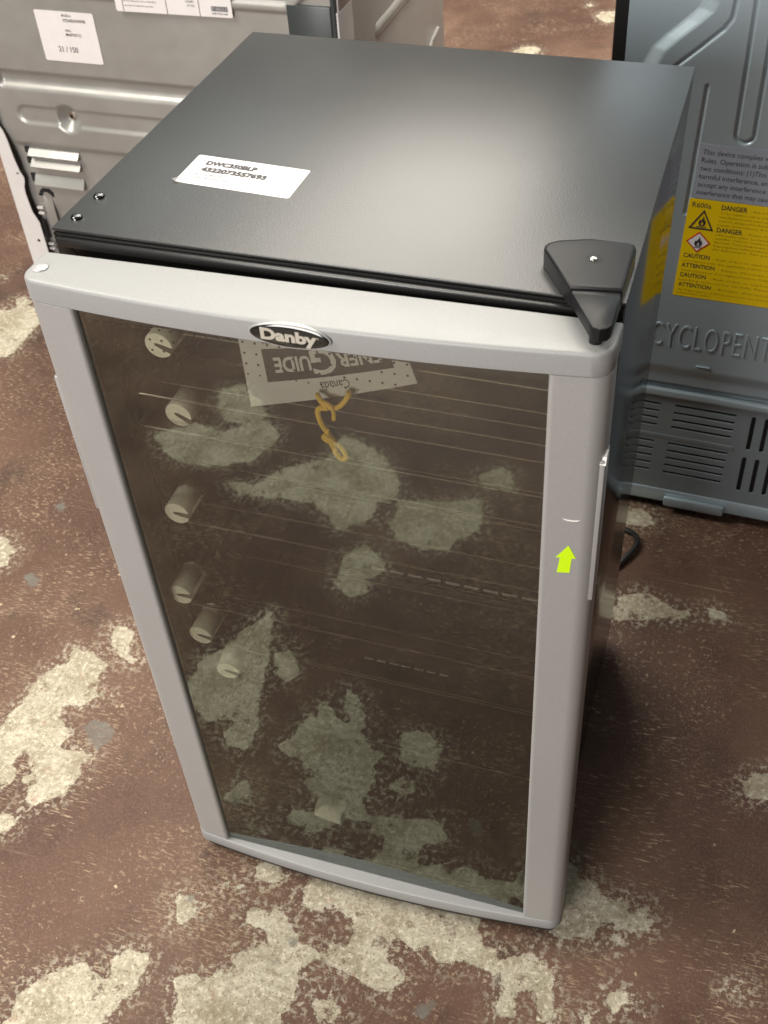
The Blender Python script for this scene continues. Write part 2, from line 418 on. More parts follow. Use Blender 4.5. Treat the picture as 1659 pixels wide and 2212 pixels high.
# outlines of bare concrete patches on the floor (metres), the ones in front of the door, grey stains
CHIPS=[[(-0.345,0.031),(-0.345,0.053),(-0.336,0.074),(-0.338,0.098),(-0.336,0.124),(-0.325,0.139),(-0.309,0.151),(-0.317,0.169),(-0.317,0.179),(-0.303,0.175),(-0.285,0.177),(-0.27,0.17),(-0.248,0.166),(-0.254,0.157),(-0.255,0.146),(-0.25,0.131),(-0.242,0.122),(-0.229,0.117),(-0.235,0.105),(-0.249,0.096),(-0.256,0.087),(-0.265,0.086),(-0.274,0.084),(-0.28,0.074),(-0.268,0.059),(-0.256,0.05),(-0.246,0.045),(-0.246,0.029),(-0.247,0.022),(-0.226,0.023),(-0.209,0.025),(-0.198,0.023),(-0.2,0.005),(-0.203,0.011),(-0.198,-0.007),(-0.2,-0.019),(-0.204,-0.035),(-0.209,-0.045),(-0.216,-0.05),(-0.226,-0.059),(-0.232,-0.065),(-0.237,-0.067),(-0.252,-0.055),(-0.256,-0.044),(-0.268,-0.04),(-0.27,-0.032),(-0.261,-0.025),(-0.266,-0.014),(-0.281,-0.006),(-0.287,0.007),(-0.296,-0.005),(-0.288,-0.023),(-0.275,-0.036),(-0.278,-0.041),(-0.308,-0.05),(-0.343,-0.046),(-0.378,0.006)],
[(-0.122,-0.314),(-0.122,-0.298),(-0.122,-0.286),(-0.12,-0.275),(-0.112,-0.262),(-0.103,-0.254),(-0.095,-0.244),(-0.084,-0.238),(-0.073,-0.23),(-0.063,-0.23),(-0.053,-0.234),(-0.041,-0.235),(-0.035,-0.231),(-0.039,-0.219),(-0.032,-0.207),(-0.03,-0.2),(-0.021,-0.198),(-0.012,-0.193),(-0.005,-0.195),(-0.002,-0.203),(-0.005,-0.211),(-0.004,-0.22),(-0.009,-0.228),(-0.017,-0.243),(-0.023,-0.253),(-0.024,-0.261),(-0.025,-0.273),(-0.028,-0.286),(-0.02,-0.307),(-0.122,-0.337)],
[(-0.275,-0.09),(-0.26,-0.082),(-0.25,-0.083),(-0.242,-0.093),(-0.241,-0.104),(-0.261,-0.113)],
[(-0.002,-0.132),(-0.002,-0.124),(0.006,-0.12),(0.022,-0.116),(0.029,-0.121),(0.029,-0.131),(0.021,-0.139),(0.012,-0.14)],
[(0.011,-0.152),(0.023,-0.149),(0.026,-0.152),(0.015,-0.158)],
[(0.046,-0.095),(0.053,-0.087),(0.053,-0.093),(0.051,-0.101)],
[(0.063,-0.095),(0.069,-0.09),(0.071,-0.095),(0.066,-0.099)],
[(0.075,-0.067),(0.079,-0.056),(0.098,-0.051),(0.107,-0.056),(0.111,-0.069),(0.104,-0.077),(0.09,-0.084),(0.08,-0.078)],
[(0.091,-0.13),(0.091,-0.118),(0.103,-0.109),(0.117,-0.107),(0.13,-0.111),(0.143,-0.119),(0.155,-0.127),(0.167,-0.137),(0.181,-0.141),(0.193,-0.143),(0.193,-0.149),(0.181,-0.154),(0.184,-0.163),(0.176,-0.17),(0.183,-0.189),(0.178,-0.203),(0.175,-0.222),(0.18,-0.241),(0.066,-0.274),(0.054,-0.25),(0.05,-0.231),(0.041,-0.216),(0.049,-0.208),(0.065,-0.207),(0.077,-0.212),(0.084,-0.201),(0.08,-0.191),(0.085,-0.184),(0.097,-0.185),(0.109,-0.186),(0.116,-0.182),(0.119,-0.173),(0.124,-0.163),(0.125,-0.154),(0.123,-0.141),(0.116,-0.132),(0.108,-0.131)],
[(0.14,-0.076),(0.147,-0.059),(0.157,-0.054),(0.177,-0.055),(0.21,-0.056),(0.241,-0.054),(0.276,-0.054),(0.309,-0.052),(0.354,-0.048),(0.362,-0.074),(0.369,-0.086),(0.387,-0.09),(0.367,-0.103),(0.361,-0.105),(0.35,-0.104),(0.342,-0.105),(0.335,-0.113),(0.322,-0.119),(0.312,-0.109),(0.304,-0.102),(0.29,-0.108),(0.28,-0.105),(0.269,-0.105),(0.261,-0.115),(0.267,-0.124),(0.275,-0.13),(0.287,-0.136),(0.287,-0.146),(0.277,-0.162),(0.264,-0.163),(0.25,-0.159),(0.231,-0.156),(0.216,-0.152),(0.203,-0.147),(0.193,-0.149),(0.181,-0.142),(0.198,-0.139),(0.206,-0.128),(0.219,-0.122),(0.217,-0.109),(0.21,-0.096),(0.198,-0.087),(0.183,-0.083),(0.174,-0.092),(0.163,-0.101),(0.152,-0.099)],
[(0.198,-0.191),(0.206,-0.184),(0.22,-0.186),(0.237,-0.196),(0.229,-0.21),(0.21,-0.216)],
[(0.323,-0.085),(0.349,-0.082),(0.365,-0.08),(0.383,-0.084),(0.387,-0.091),(0.4,-0.082),(0.414,-0.077),(0.427,-0.079),(0.439,-0.085),(0.448,-0.093),(0.454,-0.107),(0.459,-0.131),(0.458,-0.143),(0.445,-0.148),(0.442,-0.14),(0.438,-0.128),(0.432,-0.119),(0.42,-0.122),(0.419,-0.134),(0.418,-0.148),(0.407,-0.154),(0.396,-0.146),(0.398,-0.121),(0.389,-0.11),(0.376,-0.108),(0.355,-0.105),(0.33,-0.108)],
[(0.431,0.044),(0.441,0.047),(0.452,0.04),(0.453,0.033),(0.465,0.029),(0.478,0.028),(0.483,0.017),(0.492,0.015),(0.504,0.011),(0.513,0.021),(0.522,0.014),(0.522,0.005),(0.538,0.016),(0.544,0.004),(0.549,0.001),(0.546,-0.009),(0.532,-0.016),(0.516,-0.022),(0.518,-0.039),(0.51,-0.041),(0.503,-0.024),(0.497,-0.014),(0.486,-0.024),(0.487,-0.042),(0.478,-0.04),(0.468,-0.043),(0.46,-0.048),(0.437,-0.043),(0.441,-0.019)],
[(0.511,-0.094),(0.531,-0.088),(0.544,-0.093),(0.541,-0.1),(0.52,-0.113),(0.513,-0.106)],
[(0.49,-0.125),(0.498,-0.123),(0.505,-0.131),(0.492,-0.135)],
[(0.642,-0.051),(0.656,-0.048),(0.653,-0.057),(0.641,-0.059)],
[(0.424,0.453),(0.431,0.477),(0.448,0.493),(0.464,0.497),(0.481,0.493),(0.493,0.486),(0.51,0.48),(0.529,0.481),(0.532,0.471),(0.523,0.458),(0.505,0.457),(0.487,0.452),(0.466,0.443),(0.445,0.44),(0.428,0.429)],
[(0.557,0.492),(0.576,0.487),(0.585,0.482),(0.589,0.474),(0.575,0.472),(0.561,0.475)],
[(0.63,0.208),(0.642,0.228),(0.669,0.241),(0.672,0.198),(0.64,0.189)],
[(0.398,0.669),(0.432,0.674),(0.452,0.662),(0.454,0.641),(0.441,0.631),(0.408,0.625)],
[(-0.943,0.911),(-0.886,0.925),(-0.88,0.944),(-0.842,0.941),(-0.809,0.905),(-0.801,0.88),(-0.805,0.852),(-0.803,0.821),(-0.799,0.791),(-0.811,0.783),(-0.847,0.764)],
[(-0.905,0.961),(-0.892,0.975),(-0.86,0.965),(-0.853,0.95),(-0.886,0.942)],
[(-1.002,1.026),(-0.976,1.032),(-0.971,1.025),(-0.995,1.016)],
[(-0.009,2.689),(-0.002,2.726),(0.049,2.748),(0.064,2.655),(0.025,2.647)],
[(-0.053,2.779),(-0.043,2.796),(-0.028,2.777),(-0.045,2.762)],
[(-0.196,2.39),(-0.174,2.427),(-0.143,2.444),(-0.113,2.428),(-0.115,2.379),(-0.178,2.367)],
[(-0.276,0.227),(-0.266,0.236),(-0.24,0.225),(-0.238,0.207),(-0.227,0.19),(-0.213,0.183),(-0.219,0.175),(-0.244,0.177),(-0.256,0.188),(-0.27,0.208)],
[(-0.563,0.346),(-0.537,0.349),(-0.524,0.339),(-0.513,0.338),(-0.503,0.327),(-0.509,0.315),(-0.501,0.297),(-0.521,0.281)]]
CHIPS_FRONT=[[(-0.382,-0.728),(-0.41,-0.759),(-0.379,-0.787),(-0.351,-0.807),(-0.292,-0.795),(-0.254,-0.831),(-0.224,-0.846),(-0.187,-0.809),(-0.196,-0.775),(-0.211,-0.74),(-0.249,-0.718),(-0.304,-0.704),(-0.342,-0.701)],
[(-0.344,-0.912),(-0.309,-0.928),(-0.27,-0.902),(-0.229,-0.858),(-0.252,-0.825),(-0.299,-0.82),(-0.337,-0.871)],
[(-0.233,-0.675),(-0.19,-0.68),(-0.146,-0.739),(-0.091,-0.771),(-0.083,-0.842),(0.009,-0.797),(0.054,-0.743),(0.055,-0.703),(0.027,-0.691),(0.03,-0.658),(0.008,-0.63),(-0.014,-0.614),(-0.048,-0.643),(-0.076,-0.664),(-0.115,-0.659),(-0.164,-0.658),(-0.204,-0.653)],
[(0.058,-0.644),(0.066,-0.706),(0.122,-0.715),(0.194,-0.74),(0.204,-0.671),(0.174,-0.642),(0.17,-0.616),(0.131,-0.605),(0.09,-0.615)],
[(0.169,-0.79),(0.205,-0.823),(0.234,-0.801),(0.234,-0.767),(0.187,-0.766)],
[(0.01,-0.568),(0.039,-0.596),(0.085,-0.562),(0.073,-0.53),(0.061,-0.531),(0.071,-0.5),(0.043,-0.485),(0.014,-0.509),(0.013,-0.539)],
[(-0.104,-0.339),(-0.093,-0.364),(-0.075,-0.409),(-0.056,-0.433),(-0.038,-0.388),(-0.026,-0.343),(-0.013,-0.296),(-0.014,-0.272),(0.004,-0.237),(0.001,-0.206),(-0.019,-0.219),(-0.029,-0.251),(-0.057,-0.252),(-0.093,-0.291)],
[(0.064,-0.293),(0.079,-0.309),(0.097,-0.278),(0.162,-0.251),(0.178,-0.211),(0.182,-0.184),(0.154,-0.155),(0.117,-0.152),(0.09,-0.172),(0.099,-0.218),(0.08,-0.25)],
[(0.095,-0.128),(0.122,-0.139),(0.157,-0.129),(0.149,-0.117),(0.115,-0.107),(0.099,-0.113)],
[(0.005,-0.141),(0.023,-0.153),(0.035,-0.132),(0.017,-0.122)],
[(-0.022,-0.361),(-0.002,-0.373),(0.024,-0.339),(0.014,-0.314),(-0.006,-0.323)],
[(0.194,-0.28),(0.227,-0.283),(0.252,-0.272),(0.251,-0.231),(0.226,-0.232),(0.203,-0.232)],
[(0.099,-0.327),(0.123,-0.317),(0.144,-0.276),(0.128,-0.264),(0.107,-0.289)],
[(0.222,-0.154),(0.271,-0.154),(0.278,-0.13),(0.243,-0.127),(0.195,-0.126),(0.2,-0.148)]]
STAINS=[[(-0.232,0.059),(-0.224,0.073),(-0.209,0.075),(-0.187,0.066),(-0.185,0.049),(-0.195,0.034),(-0.213,0.041)],
[(-0.496,0.436),(-0.492,0.447),(-0.478,0.437),(-0.477,0.425),(-0.489,0.427)],
[(-0.465,0.283),(-0.457,0.293),(-0.434,0.281),(-0.432,0.269),(-0.445,0.269)],
[(0.137,-0.165),(0.142,-0.161),(0.148,-0.162),(0.145,-0.166),(0.139,-0.167)],
[(0.148,-0.137),(0.152,-0.132),(0.159,-0.135),(0.158,-0.142),(0.151,-0.143)],
[(0.39,-0.116),(0.393,-0.113),(0.399,-0.118),(0.397,-0.126),(0.392,-0.122)],
[(0.009,-0.125),(0.015,-0.119),(0.022,-0.119),(0.02,-0.127),(0.012,-0.128)],
[(0.31,-0.173),(0.32,-0.162),(0.331,-0.157),(0.33,-0.169),(0.321,-0.18)],
[(0.389,-0.117),(0.396,-0.113),(0.399,-0.12),(0.394,-0.123)]]

# ------------------------------------------------------------------ floor
def axis(segs):
    out = []
    for a, b, st in segs: out += list(np.arange(a, b - 1e-9, st))
    out.append(segs[-1][1]); return np.array(out)
gx = axis([(-14, -2.2, 0.4), (-2.2, -1.45, 0.03), (-1.45, -0.9, 0.010), (-0.9, 0.85, 0.0055), (0.85, 1.5, 0.03), (1.5, 12, 0.4)])
gy = axis([(-8, -1.2, 0.3), (-1.2, -0.5, 0.007), (-0.5, 0.9, 0.0055), (0.9, 2.0, 0.012), (2.0, 3.4, 0.025), (3.4, 16, 0.4)])
X, Y = np.meshgrid(gx, gy)
def field(polys):
    d = np.full(X.shape, 0.2)
    for P in polys:
        q = np.asarray(P); m = (X > q[:, 0].min() - .1) & (X < q[:, 0].max() + .1) & (Y > q[:, 1].min() - .1) & (Y < q[:, 1].max() + .1)
        if m.any(): d[m] = np.minimum(d[m], sd_poly(X[m], Y[m], P))
    return d
chip = field(CHIPS + CHIPS_FRONT); stain = field(STAINS)
fl = bpy.data.meshes.new('floor')
V = np.stack([X, Y, np.zeros_like(X)], -1).reshape(-1, 3); F = grid_faces(len(gx), len(gy))
fl.vertices.add(len(V)); fl.vertices.foreach_set('co', V.ravel())
fl.loops.add(F.size); fl.loops.foreach_set('vertex_index', F.ravel().astype(np.int32))
fl.polygons.add(len(F)); fl.polygons.foreach_set('loop_start', np.arange(0, F.size, 4, dtype=np.int32))
fl.update(calc_edges=True)
for nm, arr in (('chip', chip), ('stain', stain)):
    at = fl.attributes.new(nm, 'FLOAT', 'POINT'); at.data.foreach_set('value', arr.ravel().astype(np.float32))
fl.materials.append(M['floor'])
fo = bpy.data.objects.new('floor', fl); COL.objects.link(fo); fo['kind'] = 'structure'

# ------------------------------------------------------------------ wine cooler
W, DC, H = 0.4464, 0.3973, 0.84
cooler = thing('wine_cooler', (W / 2, DC / 2, 0), 'black glass door wine cooler with silver door frame in the middle of the floor', 'wine cooler')
def taper(p):                 # the right flank leans in very slightly towards the floor
    x, y, z = p
    return (x - (0.022 * (H - z) if x > W / 2 else 0), y, z)
def cab(name, x0, x1, y0, y1, z0, z1, mat, bev=0.001, **kw):
    mb = MB(); mb.box(x0, x1, y0, y1, z0, z1, bev=bev); mb.v = [taper(v) for v in mb.v]
    return mb.build(name, mat, cooler, smooth=True, **kw)
cab('side_panel', 0, 0.035, 0.004, DC, 0.03, 0.8365, M['side_black'])
cab('side_panel', W - 0.035, W, 0.004, DC, 0.03, 0.8365, M['side_black'])
cab('back_panel', 0.0352, W - 0.0352, DC - 0.03, DC - 0.002, 0.03, 0.836, M['liner'])
cab('base_plinth', 0.0352, W - 0.0352, 0.002, DC - 0.0302, 0.03, 0.085, M['liner'])
cab('cavity_roof', 0.0352, W - 0.0352, 0.003, DC - 0.0302, 0.805, 0.836, M['liner'])
cab('compressor_hump', 0.0354, W - 0.0354, 0.24, DC - 0.0304, 0.0852, 0.22, M['liner'], bev=0.008)
# top panel: satin sheet with a folded front edge
mb = MB(); mb.box(-0.0004, W + 0.0004, -0.0004, DC + 0.0004, 0.8368, H, bev=0.0011)
top = mb.build('top_panel', M['top_black'], cooler, smooth=True)
for x, y in ((0.0132, 0.0516), (0.0122, 0.0174)):
    mb = MB(); R = []
    for z, r in ((0.8401, 0.0050), (0.8412, 0.0048), (0.8421, 0.0040), (0.8427, 0.0024), (0.8429, 0.0006)):
        R.append([(x + r * math.cos(a), y + r * math.sin(a), z) for a in [k * math.pi / 8 for k in range(16)]])
    mb.rings(R); mb.build('hole_plug', M['badge_black'], top, smooth=True)
# front face frame with mitred corners (gap at the mitre)
def prism_xz(mb, P, y0, y1, m=0): return mb.rings([[(x, y0, z) for x, z in P], [(x, y1, z) for x, z in P]], m)
mb = MB(); prism_xz(mb, [(0.0012, 0.8362), (W - 0.0012, 0.8362), (W - 0.030, 0.806), (0.030, 0.806)], -0.0006, 0.0022)
ff = mb.build('face_frame', M['black_plastic'], cooler)
for sx in (0, 1):
    P = [(0.0004, 0.8356), (0.0292, 0.8052), (0.0292, 0.06), (0.0004, 0.032)]
    if sx: P = [(W - a, b) for a, b in P]
    mb = MB(); prism_xz(mb, P, -0.0006, 0.0022); mb.v = [taper(v) for v in mb.v]
    mb.build('face_frame', M['black_plastic'], cooler)
# rounded bead along the top of the face frame
mb = MB(); mb.box(0.004, W - 0.004, -0.006, -0.0008, 0.8262, 0.8342, bev=0.002)
mb.build('frame_bead', M['black_plastic'], cooler, smooth=True)
for x, y in ((0.03, 0.03), (W - 0.05, 0.03), (0.03, DC - 0.04), (W - 0.05, DC - 0.04)):
    mb = MB(); R = []
    for z, r in ((0.0, 0.014), (0.003, 0.016), (0.012, 0.016), (0.016, 0.008), (0.0298, 0.008)):
        R.append([(x + r * math.cos(a), y + r * math.sin(a), z) for a in [k * math.pi / 8 for k in range(16)]])
    mb.rings(R); mb.build('levelling_foot', M['black_plastic'], cooler, smooth=True)
# kick strip under the door
cab('kick_strip', 0.012, W - 0.02, -0.028, -0.002, 0.008, 0.0285, M['rubber'])

# ---- door: bowed silver frame, hung on the right and sagging a little on the left
XL, XR, YB = 0.0017, W + 0.0017, -0.0147
def yf(x):
    u = (x - W / 2) / (W / 2)
    return -0.0540 - 0.0125 * (1 - min(1, u * u))
def dw(p):
    k = 1 - p[0] / W
    return (p[0], p[1] - 0.0032 * k, p[2] - 0.0050 * k)
def rail_outline(x0, x1, back, rl, rr, n=28, inset=0.0):
    """CCW plan outline following the bow, with rounded front corners"""
    P = [(x1, back), (x0, back)]
    def corner(xc, sgn, r):
        q = []
        yc = yf(xc + sgn * r) + r
        for i in range(7):
            a = math.radians(90 * i / 6)
            q.append((xc + sgn * (r - r * math.cos(a)), yc - r * math.sin(a)))
        return q
    P += corner(x0, 1, rl)
    for i in range(1, n):
        x = x0 + rl + (x1 - rr - x0 - rl) * i / n; P.append((x, yf(x)))
    P += corner(x1, -1, rr)[::-1]
    return [(x, y + inset) if y < back - 1e-6 else (x, y) for x, y in P]
door = MB()
for (x0, x1, z0, z1) in ((0.006, 0.036, 0.034, 0.826), (W - 0.036, W - 0.006, 0.034, 0.826), (0.036, W - 0.036, 0.034, 0.060), (0.036, W - 0.036, 0.800, 0.826)):
    door.box(x0, x1, -0.0465, -0.0150, z0, z1)
door.v = [dw(v) for v in door.v]
door = door.build('door', M['rubber'], cooler)
gk = MB()
for (x0, x1, z0, z1) in ((0.012, 0.026, 0.05, 0.815), (W - 0.032, W - 0.018, 0.05, 0.815), (0.0262, W - 0.0322, 0.05, 0.064), (0.0262, W - 0.0322, 0.801, 0.815)):
    gk.box(x0, x1, -0.0148, -0.0012, z0, z1)
gk.v = [dw(v) for v in gk.v]
gk.build('door_gasket', M['rubber'], door)
O = rail_outline(XL, XR, YB, 0.013, 0.015)
mb = MB(); stack(mb, O, [(0.8351, 0.0030), (0.83485, 0.0017), (0.8342, 0.0008), (0.8331, 0.0002), (0.8318, 0), (0.8160, 0), (0.8155, 0.0006)], fn=dw)
mb.build('door_rail', M['silver_rail'], door, smooth=True, sharp=50)
mb = MB(); stack(mb, O, [(0.0460, 0.0016), (0.0455, 0.0004), (0.0446, 0), (0.0285, 0), (0.0268, 0.0008), (0.0262, 0.0024)], fn=dw)
mb.build('door_rail', M['silver_rail'], door, smooth=True, sharp=50)
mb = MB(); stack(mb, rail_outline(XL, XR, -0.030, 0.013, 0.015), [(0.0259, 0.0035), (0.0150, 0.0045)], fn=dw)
mb.build('contact_shadow_strip', M['rubber'], door)  # black strip added as the contact shadow under the bottom rail
def stile(x0, x1, outer_left):
    r = 0.0135; P = []
    n = 14
    if outer_left:
        P += [(x1, -0.0468), (x1 - .012, -0.0468), (x0 + 0.001, -0.0468)] if False else [(x1, -0.0475), (x0 + 0.0004, YB - 0.012)]
        yc = yf(x0 + r) + r + 0.0004
        P += [(x0 + 0.0004 + r - r * math.cos(a), yc - r * math.sin(a)) for a in [math.radians(90 * i / 8) for i in range(9)]]
        P += [(x0 + r + (x1 - 0.0035 - x0 - r) * i / n, yf(x0 + r + (x1 - 0.0035 - x0 - r) * i / n) + 0.0004) for i in range(1, n + 1)]
        P += [(x1 - 0.0012, yf(x1) + 0.0012), (x1 - 0.0002, yf(x1) + 0.003)]
    else:
        P += [(x1 - 0.0004, YB - 0.012), (x0, -0.0475)]
        P += [(x0 + 0.0002, yf(x0) + 0.0026), (x0 + 0.0009, yf(x0) + 0.0012)]
        P += [(x0 + 0.0024 + (x1 - r - x0 - 0.0024) * i / n, yf(x0 + 0.0024 + (x1 - r - x0 - 0.0024) * i / n) + 0.0004) for i in range(n + 1)]
        yc = yf(x1 - r) + r + 0.0004
        P += [(x1 - 0.0004 - r + r * math.sin(a), yc - r * math.cos(a)) for a in [math.radians(90 * i / 8) for i in range(1, 9)]]
    mb = MB(); stack(mb, P, [(0.8152, 0.0005), (0.8148, 0), (0.0470, 0), (0.0466, 0.0005)], fn=dw)
    return mb.build('door_stile', M['silver'], door, smooth=True, sharp=50)
stile(XL, 0.0445, True)
stile(0.4060, XR, False)
# glass pane: front face carries the reflective tint
mb = MB(); x0, x1, y0, y1, z0, z1 = 0.0365, W - 0.0345, -0.0530, -0.0478, 0.0362, 0.8235
v = [dw(p) for p in [(x, y, z) for x in (x0, x1) for y in (y0, y1) for z in (z0, z1)]]
mb.add(v, [(0, 4, 5, 1)], 0); mb.add(v, [(0, 1, 3, 2), (4, 6, 7, 5), (2, 3, 7, 6), (0, 2, 6, 4), (1, 5, 7, 3)], 1)
k = {}
vv = []; idx = []
for p in mb.v:
    key = tuple(round(c, 7) for c in p)
    if key not in k: k[key] = len(vv); vv.append(p)
    idx.append(k[key])
build('glass_pane', vv, [[idx[i] for i in f] for f in mb.f], [M['glass'], M['glass_back']], door, mi=mb.m)
mb = MB()                                             # printed dot rows on the back of the glass
for r_ in range(5):
    for c_ in range(37):
        x = 0.0497 + 0.00975 * c_; z = 0.8040 - 0.0099 * r_ + 0.00012 * c_ ; rr = 0.00105 if r_ < 4 else 0.0008
        if x > 0.405: continue
        mb.rings([[dw((x + rr * math.cos(a), yy, z + rr * math.sin(a) + 0.005 * (1 - x / W))) for a in [q * math.pi / 4 for q in range(8)]] for yy in (-0.0476, -0.0474)])
tag(mb.build('dot_print', M['frit'], door), kind='stuff')
# round cap on the rail corner, scuffed
mb = MB(); R = []
for z, r in ((0.8350, 0.0060), (0.8361, 0.0058), (0.8367, 0.0048), (0.8370, 0.002)):
    R.append([dw((0.0118 + 1.05 * r * math.cos(a), -0.0385 + r * math.sin(a), z)) for a in [q * math.pi / 10 for q in range(20)]])
mb.rings(R); mb.build('hinge_cap', M['cap'], door, smooth=True)
# side grips: shallow lips that fill the rounded outer edge of the stiles
for sg, xs in ((-1, XL), (1, XR)):
    xa, xb = sorted((xs - sg * 0.0065, xs + sg * 0.0005))
    mb = MB(); mb.box(xa, xb, -0.0496, -0.0290, 0.588, 0.738, bev=0.0014); mb.v = [dw(v) for v in mb.v]
    mb.build('side_grip', M['silver'], door, smooth=True)
mb = MB(); mb.rings([[dw((XR + a, y, z)) for y, z in ((-0.0500, 0.7345), (-0.0470, 0.7405), (-0.0400, 0.7415), (-0.0430, 0.7345))] for a in (-0.0040, 0.0009)])
mb.build('worn_grip_tip', M['scuff'], door)
# oval badge
cx_, cz_ = 0.2250, 0.8252
sl = (yf(cx_ + .02) - yf(cx_ - .02)) / .04
bp = Plane(dw((cx_, yf(cx_), cz_ + 0.0000)), (1, sl, 0.0112), (0, 0, 1)); bp.o = bp.o + bp.n * 0.0001
ell = lambda a, b, n=40: [(a * math.cos(2 * math.pi * i / n), b * math.sin(2 * math.pi * i / n)) for i in range(n)]
mb = MB()
mb.rings([[bp(u, v, h) for u, v in ell(0.0312 - i, 0.0103 - i)] for h, i in ((-0.002, 0), (0.0009, 0), (0.0014, 0.0004), (0.0014, 0.0010))], 1)
mb.rings([[bp(u, v, h) for u, v in ell(0.0302 - i, 0.0093 - i)] for h, i in ((0.0013, 0), (0.0019, 0.0010), (0.0022, 0.003))], 0)
bp.text(mb, "Danby", -0.0215, -0.0036, 0.0088, h=0.0023, m=2, bold=0.045, width=0.0425, extrude=0.0002, res=4)
bp.text(mb, "\u00ae", 0.0207, 0.0012, 0.0018, h=0.0023, m=2, res=2)
mb.build('badge', [M['badge_black'], M['silver'], M['badge_silver']], door, smooth=True)
# neon arrow label on the right stile
A_ = [(0.4276, 0.6531), (0.4184, 0.6389), (0.4216, 0.6391), (0.4199, 0.6222), (0.4297, 0.6229), (0.4306, 0.6394), (0.4338, 0.6393)]
mb = MB(); V2, F2 = curve2d([A_], 0.0)
mb.add([dw((x, yf(x) + 0.0004 - 0.0003, z + 0.0)) for x, z, _ in V2], F2)
cen = [sum(q[0] for q in A_) / 7, sum(q[1] for q in A_) / 7]
mb.rings([[dw((x, yf(x) + 0.0003, z)) for x, z in A_], [dw((x, yf(x) + 0.0001, z)) for x, z in A_]], cap0=False, cap1=False)
mb.build('arrow_label', M['neon'], door)
mb = MB(); pth = smooth_path([(0.4215, 0, 0.6818), (0.4235, 0, 0.6806), (0.4275, 0, 0.6798), (0.4320, 0, 0.6800), (0.4360, 0, 0.6818)], 4)
mb.tube([dw((x, yf(x) + 0.0004 + max(0, x - .433) * .12, z)) for x, _, z in pth], [0.0001 + 0.00045 * math.sin(math.pi * i / (len(pth) - 1)) for i in range(len(pth))], n=6)
mb.build('scuff_mark', M['scuff'], door, smooth=True)
# thin yellow-green sliver on the flank
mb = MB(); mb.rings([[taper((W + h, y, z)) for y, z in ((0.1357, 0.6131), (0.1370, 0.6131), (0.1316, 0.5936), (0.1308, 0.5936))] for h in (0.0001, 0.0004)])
mb.build('flank_sliver', M['yg'], cooler)

# ---- hinge bracket on the top right corner
PO = [(0.3836, 0.0400), (0.3818, 0.0360), (0.3825, 0.0310), (0.4093, -0.0119), (0.4118, -0.0180), (0.4290, -0.0480), (0.4320, -0.0530), (0.4372, -0.0550), (0.4420, -0.0525), (0.4440, -0.0478), (0.4446, -0.0110), (0.4452, 0.0460), (0.4432, 0.0515), (0.4390, 0.0530), (0.4120, 0.0528), (0.3880, 0.0440)]
def densify(P, n=4):
    out = []
    for i in range(len(P)):
        a, b = np.array(P[i]), np.array(P[(i + 1) % len(P)])
        L = np.linalg.norm(b - a); k = max(1, int(L / 0.004))
        out += [tuple(a + (b - a) * j / k) for j in range(k)]
    return out
back = [(0.4093, -0.0115), (0.4443, -0.0070), (0.4452, 0.0460), (0.4432, 0.0515), (0.4390, 0.0530), (0.4120, 0.0528), (0.3900, 0.0455), (0.3836, 0.0405), (0.3818, 0.0360), (0.3825, 0.0310)]
mb = MB(); stack(mb, back, [(0.8403, 0), (0.8535, 0), (0.8546, 0.0004), (0.8552, 0.0012), (0.8553, 0.0030)])
br = mb.build('hinge_bracket', M['bracket_black'], cooler, smooth=True, sharp=40)
front = [(0.4121, -0.0180), (0.4288, -0.0478), (0.4320, -0.0532), (0.4372, -0.0552), (0.4420, -0.0527), (0.4441, -0.0478), (0.4445, -0.0135)]
mb = MB(); stack(mb, front, [(0.8442, 0.0006), (0.8448, 0), (0.8532, 0), (0.8543, 0.0005), (0.8547, 0.0014)])
mb.build('bracket_nose', M['bracket_black'], br, smooth=True, sharp=40)
mb = MB(); stack(mb, [(0.4096, -0.0113), (0.4119, -0.0182), (0.4444, -0.0137), (0.4442, -0.0068)], [(0.8404, 0.0008), (0.8528, 0.0008), (0.8532, 0.0014)])
mb.build('bracket_bridge', M['bracket_black'], br, smooth=True, sharp=40)
mb = MB(); mb.rings([[(0.4189 + r * math.cos(a), 0.0262 + r * 1.0 * math.sin(a), z) for a in [q * math.pi / 10 for q in range(20)]] for r, z in ((0.0056, 0.8554), (0.0044, 0.8556))], cap1=True)
mb.build('screw_recess', M['void'], br)
mb = MB(); mb.rings([[(0.4187 + r * math.cos(a), 0.0250 + r * math.sin(a), z) for a in [q * math.pi / 8 for q in range(16)]] for r, z in ((0.0027, 0.8556), (0.0026, 0.8564), (0.0018, 0.8571), (0.0004, 0.8573))])
mb.build('screw', M['screw'], br, smooth=True)
mb = MB(); mb.rings([[(0.4335 + r * math.cos(a), -0.0412 + r * math.sin(a), z) for a in [q * math.pi / 8 for q in range(16)]] for r, z in ((0.0046, 0.8346), (0.0046, 0.8441))])
mb.build('hinge_pin', M['bracket_black'], br, smooth=True)

# ---- barcode style label on the top (print only, no code square)
tp = Plane((0.0622, 0.0883, 0.8401), (0.1038, -0.0061, 0), (0.0008, 0.0459, 0))
mb = MB(); P = round_rect(0, 0.1040, 0, 0.0475, 0.0022)
mb.rings([[tp(u, v, 0.0) for u, v in P], [tp(u, v, 0.00025) for u, v in P]])
sk = mb.build('top_label', M['paper'], cooler)
